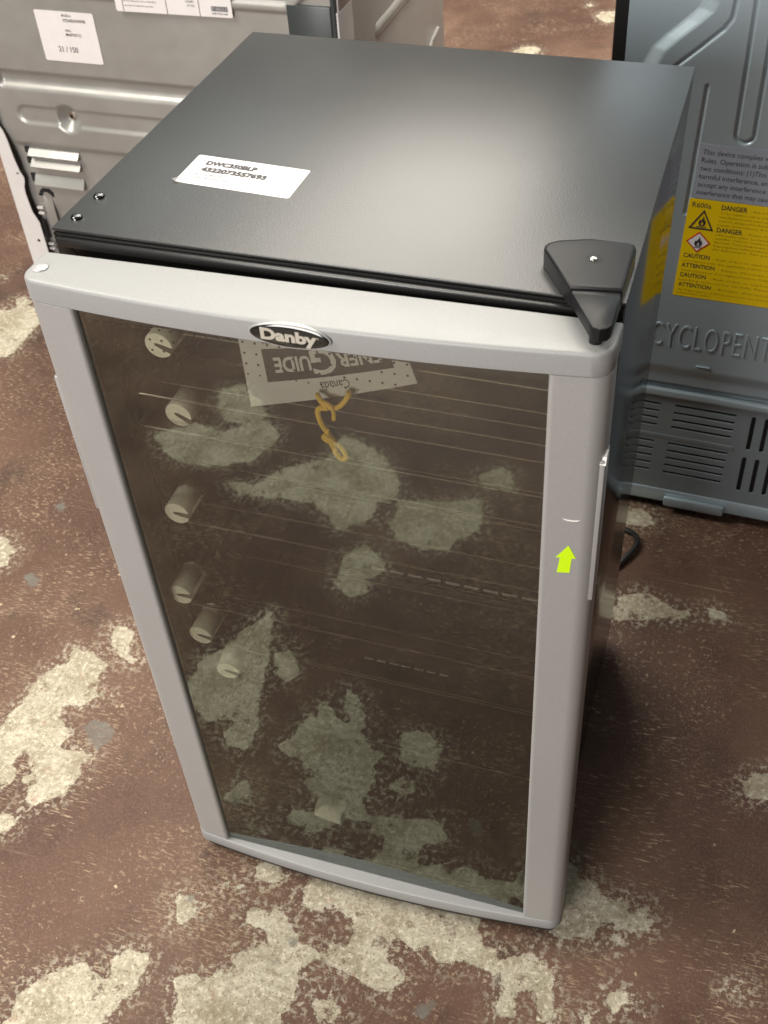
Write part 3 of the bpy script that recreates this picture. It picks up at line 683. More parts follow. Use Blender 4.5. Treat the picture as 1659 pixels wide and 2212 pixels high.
# one lifted corner
mb = MB()
mb.add([tp(0.0, 0.001, 0.0003), tp(0.0095, 0.0, 0.0003), tp(0.0, 0.011, 0.0003), tp(-0.0012, -0.0008, 0.0030), tp(0.004, 0.0, 0.0012), tp(0, .005, .0012)], [(0, 1, 4), (0, 4, 3), (0, 3, 5), (0, 5, 2)])
mb.build('lifted_corner', M['paper'], sk)
mb = MB()
tp.text(mb, "DWC350BLP", 0.0128, 0.0330, 0.0060, h=0.0006, width=0.0470, bold=0.05)
tp.text(mb, "4322073557693", 0.0128, 0.0222, 0.0062, h=0.0006, width=0.0600, bold=0.05)
tp.text(mb, "Received: 08/22/2025", 0.0118, 0.0150, 0.0028, h=0.0006, width=0.0270, res=2, bold=0.0)
tp.text(mb, "Danby 35 Bottle Wine Cooler", 0.0118, 0.0100, 0.0028, h=0.0006, width=0.0330, res=2, bold=0.0)
mb.build('lettering', M['ink'], sk)

# ---- power cord lying on the floor behind
mb = MB()
mb.tube(smooth_path([(0.36, 0.392, 0.06), (0.37, 0.44, 0.02), (0.362, 0.56, 0.0055), (0.395, 0.612, 0.005), (0.4210, 0.6120, 0.006), (0.4355, 0.5985, 0.009), (0.4375, 0.5790, 0.010), (0.4260, 0.5520, 0.008), (0.4080, 0.5200, 0.005), (0.3700, 0.4700, 0.0052), (0.30, 0.45, 0.005)], 6), 0.0040, n=8)
mb.build('power_cord', M['powercord'], cooler, smooth=True)

# ---- wire shelves inside
def shelf(wires, x0=0.040, x1=0.400):
    mb = MB()
    for y, z in wires: mb.tube([(x0, y, z), (x1, y, z)], 0.0009, n=6)
    (ya, za), (yb, zb) = wires[0], wires[-1]
    for x in (x0, x1): mb.tube([(x, ya, za), (x, yb, zb)], 0.0016, n=6, m=1)
    mb.build('wire_shelf', [M['chrome'], M['dark_wire']], cooler, smooth=True)
shelf([(0.012, 0.745), (0.10, 0.745), (0.28, 0.745)])
shelf([(0.000, 0.682), (0.020, 0.682), (0.11, 0.682), (0.28, 0.682)])
shelf([(-0.012, 0.656), (0.09, 0.656), (0.28, 0.656)])
shelf([(-0.012, 0.543), (0.015, 0.543), (0.066, 0.543), (0.20, 0.543)])
shelf([(-0.014, 0.425), (0.060, 0.425), (0.23, 0.425)])
shelf([(-0.014, 0.366), (0.05, 0.366), (0.23, 0.366)])
shelf([(-0.012, 0.250), (0.07, 0.250), (0.22, 0.250)])
# two rack rails cut into short bars to imitate broken highlights
def highlight_bars(x0, x1, y, z, r, n):
    mb = MB(); w = (x1 - x0) / n
    for i in range(n): mb.tube([(x0 + w * i + 0.0022, y, z), (x0 + w * (i + 1) - 0.0022, y, z)], r, n=8)
    mb.build('rack_highlight', M['dark_wire'], cooler, smooth=True)
highlight_bars(0.226, 0.392, 0.030, 0.4825, 0.0026, 9)
highlight_bars(0.218, 0.310, 0.008, 0.3685, 0.0014, 7)
mb = MB(); mb.box(0.037, W - 0.037, -0.0448, -0.038, 0.0605, 0.0665, bev=0.0015); mb.v = [dw(v) for v in mb.v]
mb.build('door_sill', M['dark_wire'], cooler, smooth=True)

# ------------------------------------------------------------------ foam spacers on the shelves
def foam_mesh(L, R_=0.0125):
    mb = MB(); P = []
    n = 30
    for i in range(n + 1):               # C shaped section, slot opening to the right and slightly down
        a = math.radians(-6 - 330 * i / n + 0)
        a = math.radians(-15) + math.radians(-(330) * i / n)
        P.append((R_ * math.cos(a), R_ * math.sin(a)))
    P += [(0.0005, 0.0022), (-0.0030, 0.0015), (-0.0042, 0.0), (-0.0030, -0.0015), (0.0005, -0.0022)]
    P = P[::-1]
    mb.rings([[(x * k, y, z * k) for x, z in P] for y, k in ((-L / 2, 0.96), (-L / 2 + .0008, 1), (L / 2 - .0008, 1), (L / 2, 0.96))])
    return mb
fo1 = foam_mesh(0.033).build('foam_spacer', M['foam'], None, smooth=True, sharp=40)
spots = [  # x, y, z, lean about z, lean about x, roll, label
 (0.0735, 0.012, 0.7420, 0.0, 0.0, 20, 'off white foam spacer just under the top door rail, topmost of its column'),
 (0.0720, 0.019, 0.6620, 0.0, 0.0, 30, 'off white foam spacer crossed by a shelf wire, second from the top'),
 (0.0616, -0.004, 0.5610, 0.0, 0.0, 5, 'off white foam spacer third from the top, standing alone with an open slot'),
 (0.0524, -0.019, 0.4620, 0.0, 0.0, -5, 'off white foam spacer fourth from the top, close above the fifth one'),
 (0.0600, -0.014, 0.3970, 0.0, 0.0, 10, 'off white foam spacer fifth from the top, close below the fourth and further right'),
 (0.0660, 0.006, 0.3160, 0.1, 0.0, 20, 'off white foam spacer sixth from the top, behind the pale reflected patch at lower left'),
]
for i, (x, y, z, rz, rx, ry, lab) in enumerate(spots):
    o = fo1 if i == 0 else fo1.copy()
    if i: COL.objects.link(o)
    o.location = (x, y, z); o.rotation_euler = (rx, math.radians(ry), rz)
    tag(o, lab, 'foam spacer', 'foam spacers clipped on the shelf wires')
o = fo1.copy(); COL.objects.link(o); o.location = (0.1700, -0.0220, 0.1050); o.rotation_euler = (0, 0, math.radians(84))
tag(o, 'off white foam spacer lying on its side on the bottom of the wine cooler', 'foam spacer', 'foam spacers clipped on the shelf wires')

# ------------------------------------------------------------------ energy tag hanging inside, upside down
et = thing('energy_tag', (0.215, -0.012, 0.70), 'grey printed energy tag hanging upside down behind the glass, tied with orange cord', 'tag')
def tagp(u, v, h=0.0):
    """u: 0..1 from its right to its left corner (the tag is upside down), v: metres up from its hanging edge"""
    x = 0.2973 - 0.1453 * u - v * (0.30 - 0.28 * u)
    z = 0.7499 - 0.0520 * u - 0.0055 * math.sin(math.pi * u) + v * (1 + 0.45 * u)
    return (x, -0.010 + 0.005 * math.sin(math.pi * u) - h, z)
nu, nv = 16, 8
mb = MB(); top_ = 0.048
fr_ = [tagp(i / nu, top_ * j / nv, 0.0002) for j in range(nv + 1) for i in range(nu + 1)]
bk_ = [tagp(i / nu, top_ * j / nv, -0.0002) for j in range(nv + 1) for i in range(nu + 1)]
F = grid_faces(nu + 1, nv + 1).tolist(); mb.add(fr_, F); mb.add(bk_, [f[::-1] for f in F])
mb.build('tag_card', M['tag_paper'], et, smooth=True)
def tag_text(mb, s, u0, u1, v, height, m, h, **kw):
    V, F, w = text2d(s, height, **kw)
    mb.add([tagp(u0 + (u1 - u0) * a / w, v + 0 * b + (height - b) * 0 + (-b) , h) for a, b, e in V], F, m)
mb = MB(); n = 24                     # dark band
R0 = [tagp(0.095 + 0.775 * i / n, 0.0165, 0.0005) for i in range(n + 1)]; R1 = [tagp(0.095 + 0.775 * i / n, 0.0400, 0.0005) for i in range(n + 1)]
mb.add(R0 + R1, [(i, i + 1, n + 2 + i, n + 1 + i) for i in range(n)], 0)
mb.build('print_band', M['tag_ink'], et); mb = MB()
tag_text(mb, "ENER", 0.150, 0.420, 0.0335, 0.0105, 1, 0.0008, bold=0.03)
tag_text(mb, "UIDE", 0.585, 0.810, 0.0335, 0.0105, 1, 0.0008, bold=0.03)
tag_text(mb, "G", 0.425, 0.580, 0.0380, 0.0190, 1, 0.0009, bold=0.02)
mb.build('lettering', [M['tag_ink'], M['tag_paper']], et); mb = MB()
tag_text(mb, "Canada", 0.385, 0.560, 0.0130, 0.0070, 2, 0.0006, bold=0.0)
tag_text(mb, "Energy consumption / Consommation \u00e9nerg\u00e9tique", 0.33, 0.86, 0.0450, 0.0024, 2, 0.0006, res=2)
tag_text(mb, "165 kWh", 0.40, 0.66, 0.0470, 0.0060, 2, 0.0006, bold=0.02)
mb.build('lettering', [M['tag_ink'], M['tag_paper'], M['tag_ink']], et)
def cordp(P, k): return smooth_path([(x - 0.3 * y, y, z - 0.78 * y) for x, y, z in P], k)
mb = MB(); pc = cordp([(0.2365, -0.010, 0.7225), (0.2370, -0.0150, 0.7190), (0.2300, -0.0160, 0.7080), (0.2230, -0.0170, 0.7040), (0.2150, -0.0165, 0.7070), (0.2110, -0.0150, 0.7130), (0.2100, -0.011, 0.7145)], 5)
mb.tube(pc, 0.0022, n=8)
mb.tube(cordp([(0.2130, -0.0155, 0.7090), (0.2210, -0.0190, 0.7060), (0.2235, -0.0180, 0.6990), (0.2225, -0.0160, 0.6920)], 5), 0.0020, n=8)
mb.tube(cordp([(0.2190, -0.0180, 0.7030), (0.2110, -0.0170, 0.7010), (0.2095, -0.0165, 0.6940), (0.2120, -0.0170, 0.6840), (0.2165, -0.0175, 0.6760), (0.2210, -0.0180, 0.6700), (0.2280, -0.0180, 0.6610), (0.2300, -0.0180, 0.6540), (0.2260, -0.0185, 0.6510), (0.2215, -0.0180, 0.6560), (0.2190, -0.0175, 0.6640), (0.2150, -0.0180, 0.6715), (0.2130, -0.0180, 0.6740)], 5), 0.0024, n=8)
mb.tube(cordp([(0.2135, -0.0185, 0.6735), (0.2155, -0.0200, 0.6715), (0.2200, -0.0195, 0.6690), (0.2215, -0.0180, 0.6660)], 4), 0.0040, n=8)
mb.tube(cordp([(0.2160, -0.0190, 0.6730), (0.2168, -0.0190, 0.6790), (0.2160, -0.0185, 0.6805)], 4), 0.0014, n=6)
mb.build('cord', M['cord'], et, smooth=True)

# ------------------------------------------------------------------ dryer seen from behind, at the left
YD = 0.95; DX0, DX1, DY1, DH = -0.810, -0.127, 1.520, 0.92
dryer = thing('clothes_dryer', ((DX0 + DX1) / 2, (YD + DY1) / 2, 0), 'white clothes dryer showing its galvanised sheet metal back at the left', 'dryer')
mb = MB(); mb.box(DX0, DX1 - 0.0002, YD + 0.030, DY1, 0.015, DH, bev=0.004)
mb.build('cabinet', M['white_side'], dryer, smooth=True)
dp = Plane((0, YD, 0), (1, 0, 0), (0, 0, 1))          # normal faces the camera (-y)
def dryer_h(U, V):
    h = np.zeros_like(U)
    # long groove: upper wall turned down, lower wall turned up
    h -= 0.009 * (sstep(-V, -0.507, -0.497) - sstep(-V, -0.486, -0.470)) * sstep(U, -0.775, -0.768)
    # racetrack recess with a stamped cone
    d = seg_dist(U, V, [(-0.736, 0.425), (-0.10, 0.425)])
    h -= 0.0035 * sstep(-d, -0.0175, -0.0140)
    r = np.hypot(U + 0.653, V - 0.4235)
    h = np.minimum(h, -0.018 * np.clip((0.027 - r) / 0.020, 0, 1))
    # step into the lower panel
    h -= 0.007 * sstep(-V, -0.372, -0.358) * sstep(U, -0.785, -0.76)
    h -= 0.004 * sstep(-V, -0.250, -0.215)
    # upper rib, turning diagonally upwards at its right end
    d = seg_dist(U, V, [(-0.60, 0.6475), (-0.207, 0.6475), (-0.150, 0.700)])
    h += 0.0045 * sstep(-d, -0.0085, -0.0045)
    # rolled left edge, right edge
    h -= 0.016 * sstep(-U, 0.762, 0.800) * sstep(-V, -0.40, -0.33)
    h -= 0.006 * sstep(-U, 0.785, 0.81)
    return h
us = np.arange(-0.8085, -0.1285, 0.0030); vs = np.arange(0.02, DH - 0.01, 0.0028)
relief('back_sheet', dp, us, vs, dryer_h, M['galv'], dryer, keep=lambda u, v: ~((np.abs(v - 0.262) < .012) & (np.hypot(u + 0.746, v - 0.258) > 0.0085) & (np.hypot(u + 0.746, v - 0.2595) < 0.0165) & (v > 0.257)))
mb = MB(); mb.box(-0.795, -0.14, YD + 0.0255, YD + 0.0295, 0.03, DH - 0.02); mb.build('inner_wall', M['void'], dryer)
# louvre scoops
for z1, z0, ua, ub in ((0.357, 0.344, -0.755, -0.652), (0.336, 0.322, -0.756, -0.654), (0.304, 0.285, -0.758, -0.655)):
    mb = MB(); b0 = 0.0065
    prof = [(z1 + .001, b0 - 0.0005), (z1 - .001, -b0 * 0 + 0.0055), (z0 + .002, -0.0045), (z0, -0.0040), (z0 + .001, b0)]
    mb.rings([[(ua, YD + y, z) for z, y in prof], [(ub, YD + y, z) for z, y in prof]])
    mb.build('louvre', M['galv'], dryer)
    mb = MB(); mb.box(ua - 0.0085, ua - 0.0002, YD + 0.0035, YD + 0.0068, z0 + 0.004, z1 + 0.002); mb.build('louvre_gap', M['void'], dryer)
# bent tab beneath the hook shaped hole
mb = MB(); mb.rings([[(-0.746 + dx * w, YD + 0.011 - b - 0.0015 * abs(dx), z) for dx in (-1, -.6, 0, .6, 1)] + [(-0.746 + dx * w, YD + 0.0125 - b, z) for dx in (1, 0, -1)] for z, w, b in ((0.265, 0.006, 0.000), (0.258, 0.009, 0.003), (0.235, 0.010, 0.006), (0.205, 0.010, 0.006), (0.185, 0.008, 0.001))])
mb.build('bent_tab', M['galv'], dryer, smooth=True)
mb = MB()
for q in range(7):
    a0, a1 = math.radians(8 + 164 * q / 7), math.radians(8 + 164 * (q + 1) / 7)
    pts = [(-0.746 + r * math.cos(a), YD + 0.0075, 0.258 + r * 1.05 * math.sin(a)) for r, a in ((0.0090, a0), (0.0155, a0), (0.0155, a1), (0.0090, a1))]
    mb.rings([pts, [(x, y + 0.003, z) for x, y, z in pts]])
mb.build('hook_hole', M['void'], dryer)
# cone screw
mb = MB(); mb.rings([[(-0.653 + r * math.cos(a), YD + y, 0.4235 + r * math.sin(a)) for a in [q * math.pi / 8 for q in range(16)]] for r, y in ((0.0075, 0.0178), (0.0070, 0.0150), (0.003, 0.0142))])
mb.build('cone_screw', M['screw'], dryer, smooth=True)
mb = MB(); mb.box(-0.6555, -0.6505, YD + 0.0132, YD + 0.0145, 0.4195, 0.4265); mb.build('screw_slot', M['void'], dryer)
# white flange with a wavy inner edge and two holes
fl_ = [(-0.812, 0.02), (-0.812, 0.62), (-0.800, 0.62), (-0.7985, 0.43), (-0.7965, 0.404), (-0.7905, 0.392), (-0.7890, 0.386), (-0.7870, 0.374), (-0.7845, 0.340), (-0.7800, 0.312), (-0.7750, 0.3000), (-0.7770, 0.290), (-0.7810, 0.280), (-0.7820, 0.265), (-0.7810, 0.250), (-0.7800, 0.238), (-0.7790, 0.228), (-0.7740, 0.216), (-0.7700, 0.206), (-0.7700, 0.170), (-0.7700, 0.02)]
hole = lambda cx, cz, r: [(cx + r * math.cos(a), cz + r * math.sin(a)) for a in [q * math.pi / 6 for q in range(12)]]
V2, F2 = curve2d([fl_[::-1], hole(-0.7865, 0.3080, 0.0026), hole(-0.7840, 0.1660, 0.0036)], 0.0009)
mb = MB(); mb.add([(x, YD - 0.0065 - e, z) for x, z, e in V2], F2); mb.build('side_flange', M['white'], dryer)
mb = MB(); mb.box(-0.8125, -0.8102, YD - 0.006, YD + 0.06, 0.02, DH - .02); mb.build('side_return', M['white'], dryer)
for q in (0.2345, 0.2230, 0.156, 0.146):
    mb = MB(); mb.box(-0.7720, -0.7595, YD + 0.0005, YD + 0.006, q - 0.0018, q + 0.0018)
    mb.build('edge_rib', M['white'], dryer)
mb = MB(); mb.box(-0.7700, -0.7645, YD - 0.0005, YD + 0.004, 0.168, 0.208); mb.build('edge_slot', M['void'], dryer)
# dark plate standing in for a reflection in the back sheet, white corner post, ribbed side sheet
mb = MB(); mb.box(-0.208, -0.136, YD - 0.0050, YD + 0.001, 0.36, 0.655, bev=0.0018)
mb.build('dark_reflection', M['galv_dark'], dryer, smooth=True)
mb = MB(); mb.box(-0.136, -0.129, YD - 0.004, YD + 0.0295, 0.02, DH - .02, bev=0.001); mb.build('edge_bead', M['galv_dark'], dryer)
mb = MB(); mb.box(DX1 - 0.002, DX1 + 0.0015, YD - 0.001, YD + 0.062, 0.02, 0.645, bev=0.001); mb.box(DX1 - 0.002, DX1 + 0.0012, YD + 0.004, YD + 0.062, 0.6452, DH - .02, bev=0.001)
mb.build('corner_post', M['white'], dryer, smooth=True)
mb = MB(); P = slot_poly(1.112, 1.440, 0.5385, 0.5665)
mb.rings([[(DX1 + h, y, z) for y, z in offset_poly(P, i)] for h, i in ((-0.001, 0), (0.0008, 0.001), (0.0040, 0.008), (0.0040, 0.011))])
mb.build('side_rib', M['white_side'], dryer, smooth=True, sharp=60)
mb = MB(); mb.tube([(DX1 + 0.0005, 1.402, 0.395), (DX1 + 0.0005, 1.428, 0.415), (DX1 + 0.0005, 1.472, 0.424)], 0.0035, n=8)
mb.build('side_rib', M['white_side'], dryer, smooth=True)
for x in (DX0 + .05, DX1 - .05):
    for y in (YD + 0.08, DY1 - .06):
        mb = MB(); mb.rings([[(x + r * math.cos(a), y + r * math.sin(a), z) for a in [q * math.pi / 6 for q in range(12)]] for r, z in ((0.018, 0), (0.018, 0.008), (0.008, 0.010), (0.008, 0.0148))])
        mb.build('levelling_foot', M['black_plastic'], dryer)
# stickers on the dryer back
sp = Plane((-0.6630, YD - 0.0004, 0.5305), (1, 0, 0), (0, 0, 1))
mb = MB(); P = round_rect(0, 0.110, 0, 0.0850, 0.003); mb.rings([[sp(u, v, 0.0) for u, v in P], [sp(u, v, 0.0004) for u, v in P]])
s1 = mb.build('serial_sticker', M['paper'], dryer)
mb = MB()
sp.text(mb, "MODELO:", 0.0510, 0.0765, 0.0040, h=0.0006, width=0.0180, bold=0.01, res=2)
sp.text(mb, "GTD45EASW0WB", 0.0510, 0.0680, 0.0050, h=0.0006, width=0.0420, bold=0.02, res=2)
sp.text(mb, "SERIE:", 0.0510, 0.0520, 0.0034, h=0.0006, width=0.0115, bold=0.01, res=2)
sp.text(mb, "MA873571C", 0.0510, 0.0445, 0.0046, h=0.0006, width=0.0290, bold=0.02, res=2)
sp.text(mb, "21 / 150", 0.0300, 0.0170, 0.0092, h=0.0006, width=0.0370, bold=0.012)
mb.build('lettering', M['ink'], s1)
sp = Plane((-0.5030, YD - 0.0004, 0.6255), (1, 0, 0.012), (0, 0, 1))
mb = MB(); P = round_rect(0, 0.204, 0, 0.110, 0.003); mb.rings([[sp(u, v, 0.0050) for u, v in P], [sp(u, v, 0.0054) for u, v in P]])
s2 = mb.build('rating_sticker', M['paper'], dryer)
mb = MB()
for u in (0.013, 0.0905, 0.1475): sp.poly(mb, [(u, 0.0), (u + 0.0010, 0.0), (u + 0.0010, 0.1), (u, 0.1)], 0.0054, 0.0057)
for r_, s in enumerate(("to reduce the risk of fire, electric shock or", "persons, read the safety instructions before", "use. Disconnect power before servicing. Keep", "area clear of combustible materials.")):
    sp.text(mb, s, 0.0155, 0.0035 + 0.0046 * (6 - r_ * 1.6), 0.0028, h=0.0057, width=0.070 - 0.006 * r_, res=1)
sp.text(mb, "120/240V", 0.126, 0.0200, 0.0040, h=0.0057, width=0.014, res=1); sp.text(mb, "60 Hz", 0.1275, 0.0140, 0.0040, h=0.0057, width=0.013, res=1)
uu = 0.1690; rnd = random.Random(3)
while uu < 0.1960:
    w = rnd.choice((0.0006, 0.0009, 0.0014)); sp.poly(mb, [(uu, 0.0090), (uu + w, 0.0090), (uu + w, 0.0170), (uu, 0.0170)], 0.0054, 0.0057); uu += w + rnd.choice((0.0006, 0.0010))
sp.text(mb, "234511P603 wn5", 0.1690, 0.0040, 0.0034, h=0.0057, width=0.0270, bold=0.01, res=1)
mb.build('lettering', M['ink'], s2)

# ------------------------------------------------------------------ refrigerator seen from behind, at the right
ang = math.radians(-1.5); FU = (math.cos(ang), math.sin(ang), 0)
fp = Plane((0.42, 0.68, 0), FU, (0, 0, 1))
fridge = thing('refrigerator', fp(0.30, 0.0, -0.33), 'tall blue grey refrigerator seen from behind at the right with yellow warning sticker', 'refrigerator')
def fbox(mb, u0, u1, v0, v1, h0, h1, m=0, bev=0.0):
    t_ = MB(); t_.box(u0, u1, -h1, -h0, v0, v1, bev=bev); mb.add([fp(x, z, -y) for x, y, z in t_.v], t_.f, m)
mb = MB(); fbox(mb, -0.0930, 0.850, 0.030, 1.62, -0.66, -0.0060, bev=0.003)
mb.build('cabinet', M['black_plastic'], fridge, smooth=True)
band_c = [(-0.053, 0.700), (-0.044, 0.7215), (-0.036, 0.740), (-0.022, 0.755), (0.000, 0.776), (0.013, 0.790), (0.0170, 0.800), (0.0172, 1.2)]
rib_c = [(-0.035, 0.702), (-0.0145, 0.7227), (0.0079, 0.7439), (0.0355, 0.7712), (0.0432, 0.784), (0.0448, 0.801), (0.0448, 1.2)]
def fridge_h(U, V):
    h = np.zeros_like(U)
    # signed side of the broad sloping shoulder: everything right of / below it stands proud
    bx = np.interp(V, [p[1] for p in band_c], [p[0] for p in band_c])
    d = (U - bx) * 0.72
    h += 0.0100 * sstep(d, -0.0075, 0.0075)
    d = seg_dist(U, V, rib_c); h -= 0.0026 * sstep(-d, -0.0034, -0.0004)
    d = seg_dist(U, V, [(0.0256, 0.703), (0.0200, 0.534)]); h -= 0.0026 * sstep(-d, -0.0034, -0.0004)
    d = np.abs(seg_dist(U, V, [(0.0776, 0.6480), (0.0776, 1.2)]) - 0.0108); h -= 0.0028 * sstep(-d, -0.0034, -0.0004)
    # roll at the bottom down to the ledge
    h -= 0.006 * sstep(-V, -0.292, -0.268)
    return h
us = np.concatenate([np.arange(-0.0755, 0.21, 0.0012), np.arange(0.21, 0.835, 0.03)]); vs = np.concatenate([np.arange(0.256, 0.86, 0.0016), np.arange(0.86, 1.61, 0.03)])
relief('back_panel', fp, us, vs, fridge_h, M['fridge_back'], fridge)
mb = MB(); fbox(mb, -0.0755, 0.835, 0.231, 0.2425, -0.0055, 0.0065, bev=0.002); mb.build('ledge', M['fridge_back'], fridge, smooth=True)
mb = MB(); fbox(mb, -0.0755, 0.835, 0.2430, 0.2560, -0.0055, -0.0015); mb.build('recess_strip', M['fridge_low'], fridge)
# lower plate with its ventilation slots cut through
slots = []
for (u0, u1, z_top, z_bot, n_) in ((-0.055, 0.0215, 0.2150, 0.1690, 4), (0.0405, 0.1300, 0.2165, 0.1690, 4), (-0.055, 0.0190, 0.1420, 0.0780, 5), (0.0378, 0.1280, 0.1425, 0.0780, 5)):
    for i in range(n_):
        zc_ = z_top - 0.003 - (z_top - z_bot - 0.006) * i / (n_ - 1); k = 0.0004 * i
        slots.append(slot_poly(u0 - k, u1 - k * 1.2, zc_ - 0.0027, zc_ + 0.0027, 4))
for i in range(7):
    u = 0.1505 + 0.0188 * i
    slots.append(slot_poly(u, u + 0.0072, 0.1530, 0.2175, 4)); slots.append(slot_poly(u - 0.0020, u + 0.0055, 0.0700, 0.1390, 4))
V2, F2 = curve2d([round_rect(-0.0755, 0.835, 0.0455, 0.2305, 0.001, 1)] + slots, 0.0006, 0.0006, 1)
mb = MB(); mb.add([fp(x, z, e) for x, z, e in V2], F2)
mb.build('vent_plate', M['fridge_low'], fridge, smooth=True, sharp=30)
mb = MB(); fbox(mb, -0.0755, 0.1330, 0.1490, 0.1560, 0.0010, 0.0022, bev=0.0005); mb.build('plate_crease', M['fridge_low'], fridge)
mb = MB(); fbox(mb, -0.070, 0.830, 0.050, 0.226, -0.0058, -0.0045); mb.build('dark_chamber', M['void'], fridge)
mb = MB(); fbox(mb, -0.0755, 0.835, 0.0200, 0.0450, -0.0050, 0.0030, bev=0.0015); br_ = mb.build('bottom_rail', M['fridge_back'], fridge, smooth=True)
mb = MB(); fbox(mb, 0.0445, 0.1370, 0.0178, 0.0362, 0.0032, 0.0110, bev=0.003); mb.build('rail_tab', M['fridge_back'], br_, smooth=True)
for u in (-0.05, 0.78):
    for h in (-0.08, -0.58):
        mb = MB(); fbox(mb, u, u + 0.04, 0.0, 0.0298, h - 0.04, h, bev=0.002); mb.build('levelling_foot', M['black_plastic'], fridge)
# embossed word and dash
mb = MB(); w_ = 0
fp.text(mb, "CYCLOPENTANE", -0.0045, 0.3240, 0.0400, h=0.0102, width=0.2180, bold=-0.022, extrude=0.0001, bevel=0.0011, res=4, spacing=1.15)
mb.build('embossed_word', M['fridge_back'], fridge, smooth=True)
mb = MB(); fbox(mb, 0.0620, 0.0815, 0.2970, 0.2986, 0.0070, 0.0125, bev=0.0005); mb.build('embossed_dash', M['fridge_back'], fridge)
# grey compliance sticker
HB = 0.0102
cs = Plane(fp(0.0262, 0.5575, HB), FU, (0, 0, 1))
mb = MB(); P = round_rect(0, 0.170, 0, 0.0735, 0.002); mb.rings([[cs(u, v, 0) for u, v in P], [cs(u, v, 0.0003) for u, v in P]])
c1 = mb.build('compliance_sticker', M['grey_label'], fridge)
mb = MB()
for i, s in enumerate(("This device complies with Part 15 of the FCC", "Rules. Operation is subject to the following", "two conditions: (1)This device may not cause", "harmful interference, and (2) this device must", "accept any interference received, including", "interference that may cause undesired operation.")):
    cs.text(mb, s, 0.0050 - 0.0002 * i, 0.0600 - 0.0109 * i, 0.0066, width=[.158, .149, .155, .158, .150, .166][i], bold=0.004)
mb.build('lettering', M['grey_ink'], c1)
# yellow warning sticker
ys_ = Plane(fp(0.0232, 0.4110, HB + 0.0000), FU, (0, 0, 1))
mb = MB(); P = round_rect(-0.0060, 0.215, -0.0010, 0.1455, 0.002); mb.rings([[ys_(u + 0.0055 * (v / .145), v, 0) for u, v in P], [ys_(u + 0.0055 * (v / .145), v, 0.0003) for u, v in P]])
y1_ = mb.build('warning_sticker', M['yellow'], fridge)
def ysuv(u, z): return u - 0.0232, z - 0.4110
mb = MB(); fine = MB()
def yt(s, u, z, hgt, w, bold=0.02): a, b = ysuv(u, z); ys_.text(mb, s, a, b, hgt, width=w, bold=bold)
def ft(s, u, z, w): a, b = ysuv(u, z); ys_.text(fine, s, a, b, 0.0030, width=w, res=1)
yt("R600a", 0.0272, 0.5447, 0.0070, 0.0235, 0.004)
yt("DANGER", 0.0635, 0.5452, 0.0066, 0.0318); yt("DANGER", 0.0617, 0.5130, 0.0066, 0.0322)
yt("CAUTION", 0.0246, 0.4707, 0.0062, 0.0338); yt("ATTENTION", 0.0237, 0.4558, 0.0062, 0.0430)
yt("CAUTION", 0.0233, 0.4408, 0.0062, 0.0338); yt("ATTENTION", 0.0226, 0.4255, 0.0062, 0.0430)
ft("- Risk of fire or explosion. Flammable refrigerant used.", 0.0995, 0.5460, 0.115)
for i, s in enumerate(("To be repaired only by trained service personnel with approved parts", "manufacturer-authorized parts. Any repair equipment and tools used", "must be designed for flammable refrigerants. Follow all the maker's", "repair instructions. Do not puncture refrigerant tubing.")): ft(s, 0.0632 - .0004 * i, 0.5392 - 0.0056 * i, 0.150)
ft("- Risque d'incendie ou d'explosion. Frigorig\u00e8ne", 0.0980, 0.5135, 0.115)
for i, s in enumerate(("inflammable utilis\u00e9. La r\u00e9paration doit \u00eatre confi\u00e9e \u00e0 un technicien", "qualifi\u00e9. Utiliser seulement des pi\u00e8ces autoris\u00e9es par le", "fabricant. Tout \u00e9quipement de r\u00e9paration doit \u00eatre con\u00e7u pour", "frigorig\u00e8nes inflammables. Suivre toutes les instructions", "du fabricant. Ne pas perforer la tubulure.")): ft(s, 0.0612 - .0004 * i, 0.5076 - 0.0054 * i, 0.150)
ft("- Risk of fire or explosion. Dispose of property in", 0.0625, 0.4712, 0.150); ft("accordance with the applicable federal or local regulations. Flammable", 0.0242, 0.4645, 0.185)
ft("- Risque d'incendie ou d'explosion. Eliminer", 0.0705, 0.4563, 0.140); ft("conform\u00e9ment \u00e0 la r\u00e9glementation f\u00e9d\u00e9rale ou locale. Frigorig\u00e8ne", 0.0238, 0.4495, 0.185)
ft("- Risk of fire or explosion due to puncture of", 0.0620, 0.4412, 0.150); ft("handling instructions carefully. Flammable refrigerant used.", 0.0230, 0.4345, 0.185)
ft("- Risque d'incendie ou d'explosion", 0.0690, 0.4262, 0.140); ft("de frigorig\u00e8ne. Suivre avec soin les instructions de manutention.", 0.0226, 0.4190, 0.185); ft("inflammable utilis\u00e9.", 0.0224, 0.4140, 0.045)
mb.build('lettering', M['ink'], y1_); fine.build('fine_lettering', M['brown_ink'], y1_)
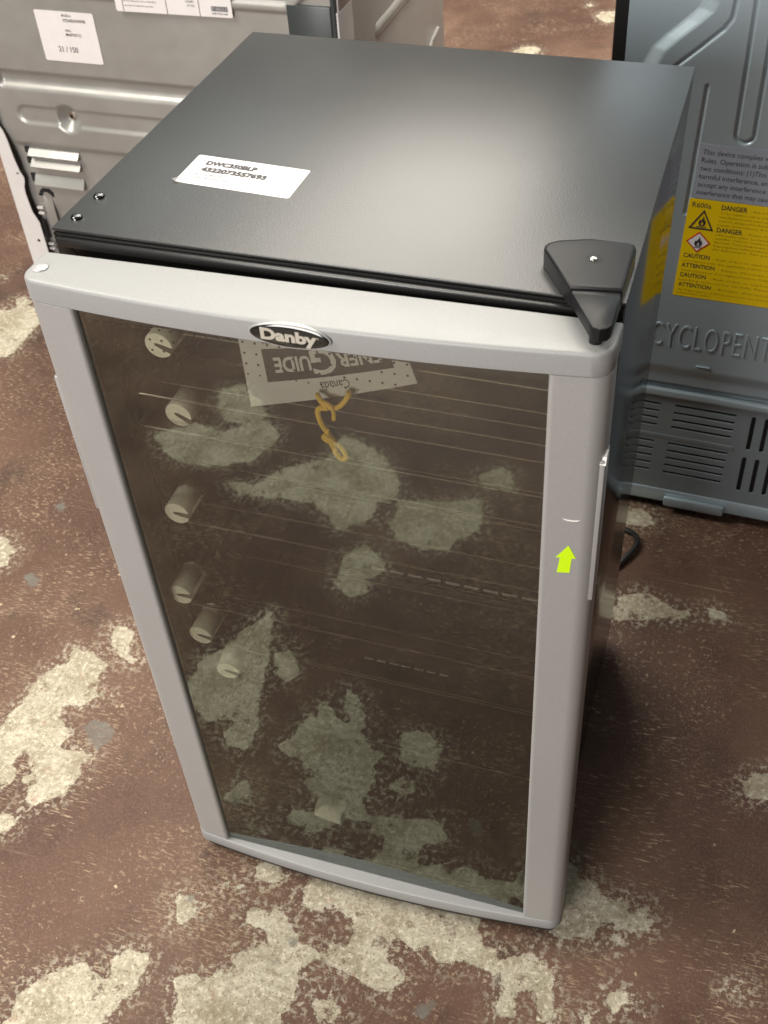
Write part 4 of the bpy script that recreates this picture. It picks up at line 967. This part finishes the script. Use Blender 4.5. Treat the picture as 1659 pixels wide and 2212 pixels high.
flame = [(0.0, 0.0), (0.28, 0.02), (0.42, 0.20), (0.44, 0.42), (0.34, 0.62), (0.30, 0.46), (0.22, 0.60), (0.20, 0.82), (0.06, 1.0), (0.08, 0.78), (-0.06, 0.60), (-0.18, 0.46), (-0.22, 0.62), (-0.38, 0.40), (-0.40, 0.18), (-0.26, 0.02)]
inner = [(0.0, 0.06), (0.14, 0.10), (0.20, 0.24), (0.10, 0.42), (0.02, 0.54), (-0.06, 0.38), (-0.16, 0.28), (-0.16, 0.12)]
mb = MB(); tri = [ysuv(0.0429, 0.5424), ysuv(0.0257, 0.5142), ysuv(0.0572, 0.5138)]
c = np.mean(tri, 0); trin = [tuple(c + (np.array(q) - c) * 0.80) for q in tri]
ys_.shape(mb, [tri, trin], 0.0005)
a, b = ysuv(0.0420, 0.5192); ys_.shape(mb, [[(a + x * 0.0105, b + y * 0.0145) for x, y in flame], [(a + x * 0.0100, b + y * 0.0130) for x, y in inner]], 0.0005)
ys_.poly(mb, [(a - 0.0065, b - 0.0020), (a + 0.0062, b - 0.0020), (a + 0.0062, b - 0.0011), (a - 0.0065, b - 0.0011)], 0.0003, 0.0007)
mb.build('flame_triangle', M['ink'], y1_)
mb = MB(); dia = [ysuv(0.0411, 0.5106), ysuv(0.0253, 0.4952), ysuv(0.0403, 0.4795), ysuv(0.0563, 0.4952)]
c = np.mean(dia, 0); di = [tuple(c + (np.array(q) - c) * 0.84) for q in dia]
ys_.shape(mb, [dia, di], 0.0005, m=0); ys_.poly(mb, di[::-1], 0.0003, 0.0006, m=1)
a, b = ysuv(0.0407, 0.4892); ys_.shape(mb, [[(a + x * 0.0115, b + y * 0.0145) for x, y in flame], [(a + x * 0.0100, b + y * 0.0120) for x, y in inner]], 0.0009, m=2)
ys_.poly(mb, [(a - 0.0050, b - 0.0022), (a + 0.0048, b - 0.0022), (a + 0.0048, b - 0.0014), (a - 0.0050, b - 0.0014)], 0.0006, 0.0010, m=2)
mb.build('flame_diamond', [M['red_ink'], M['white_ink'], M['ink']], y1_)
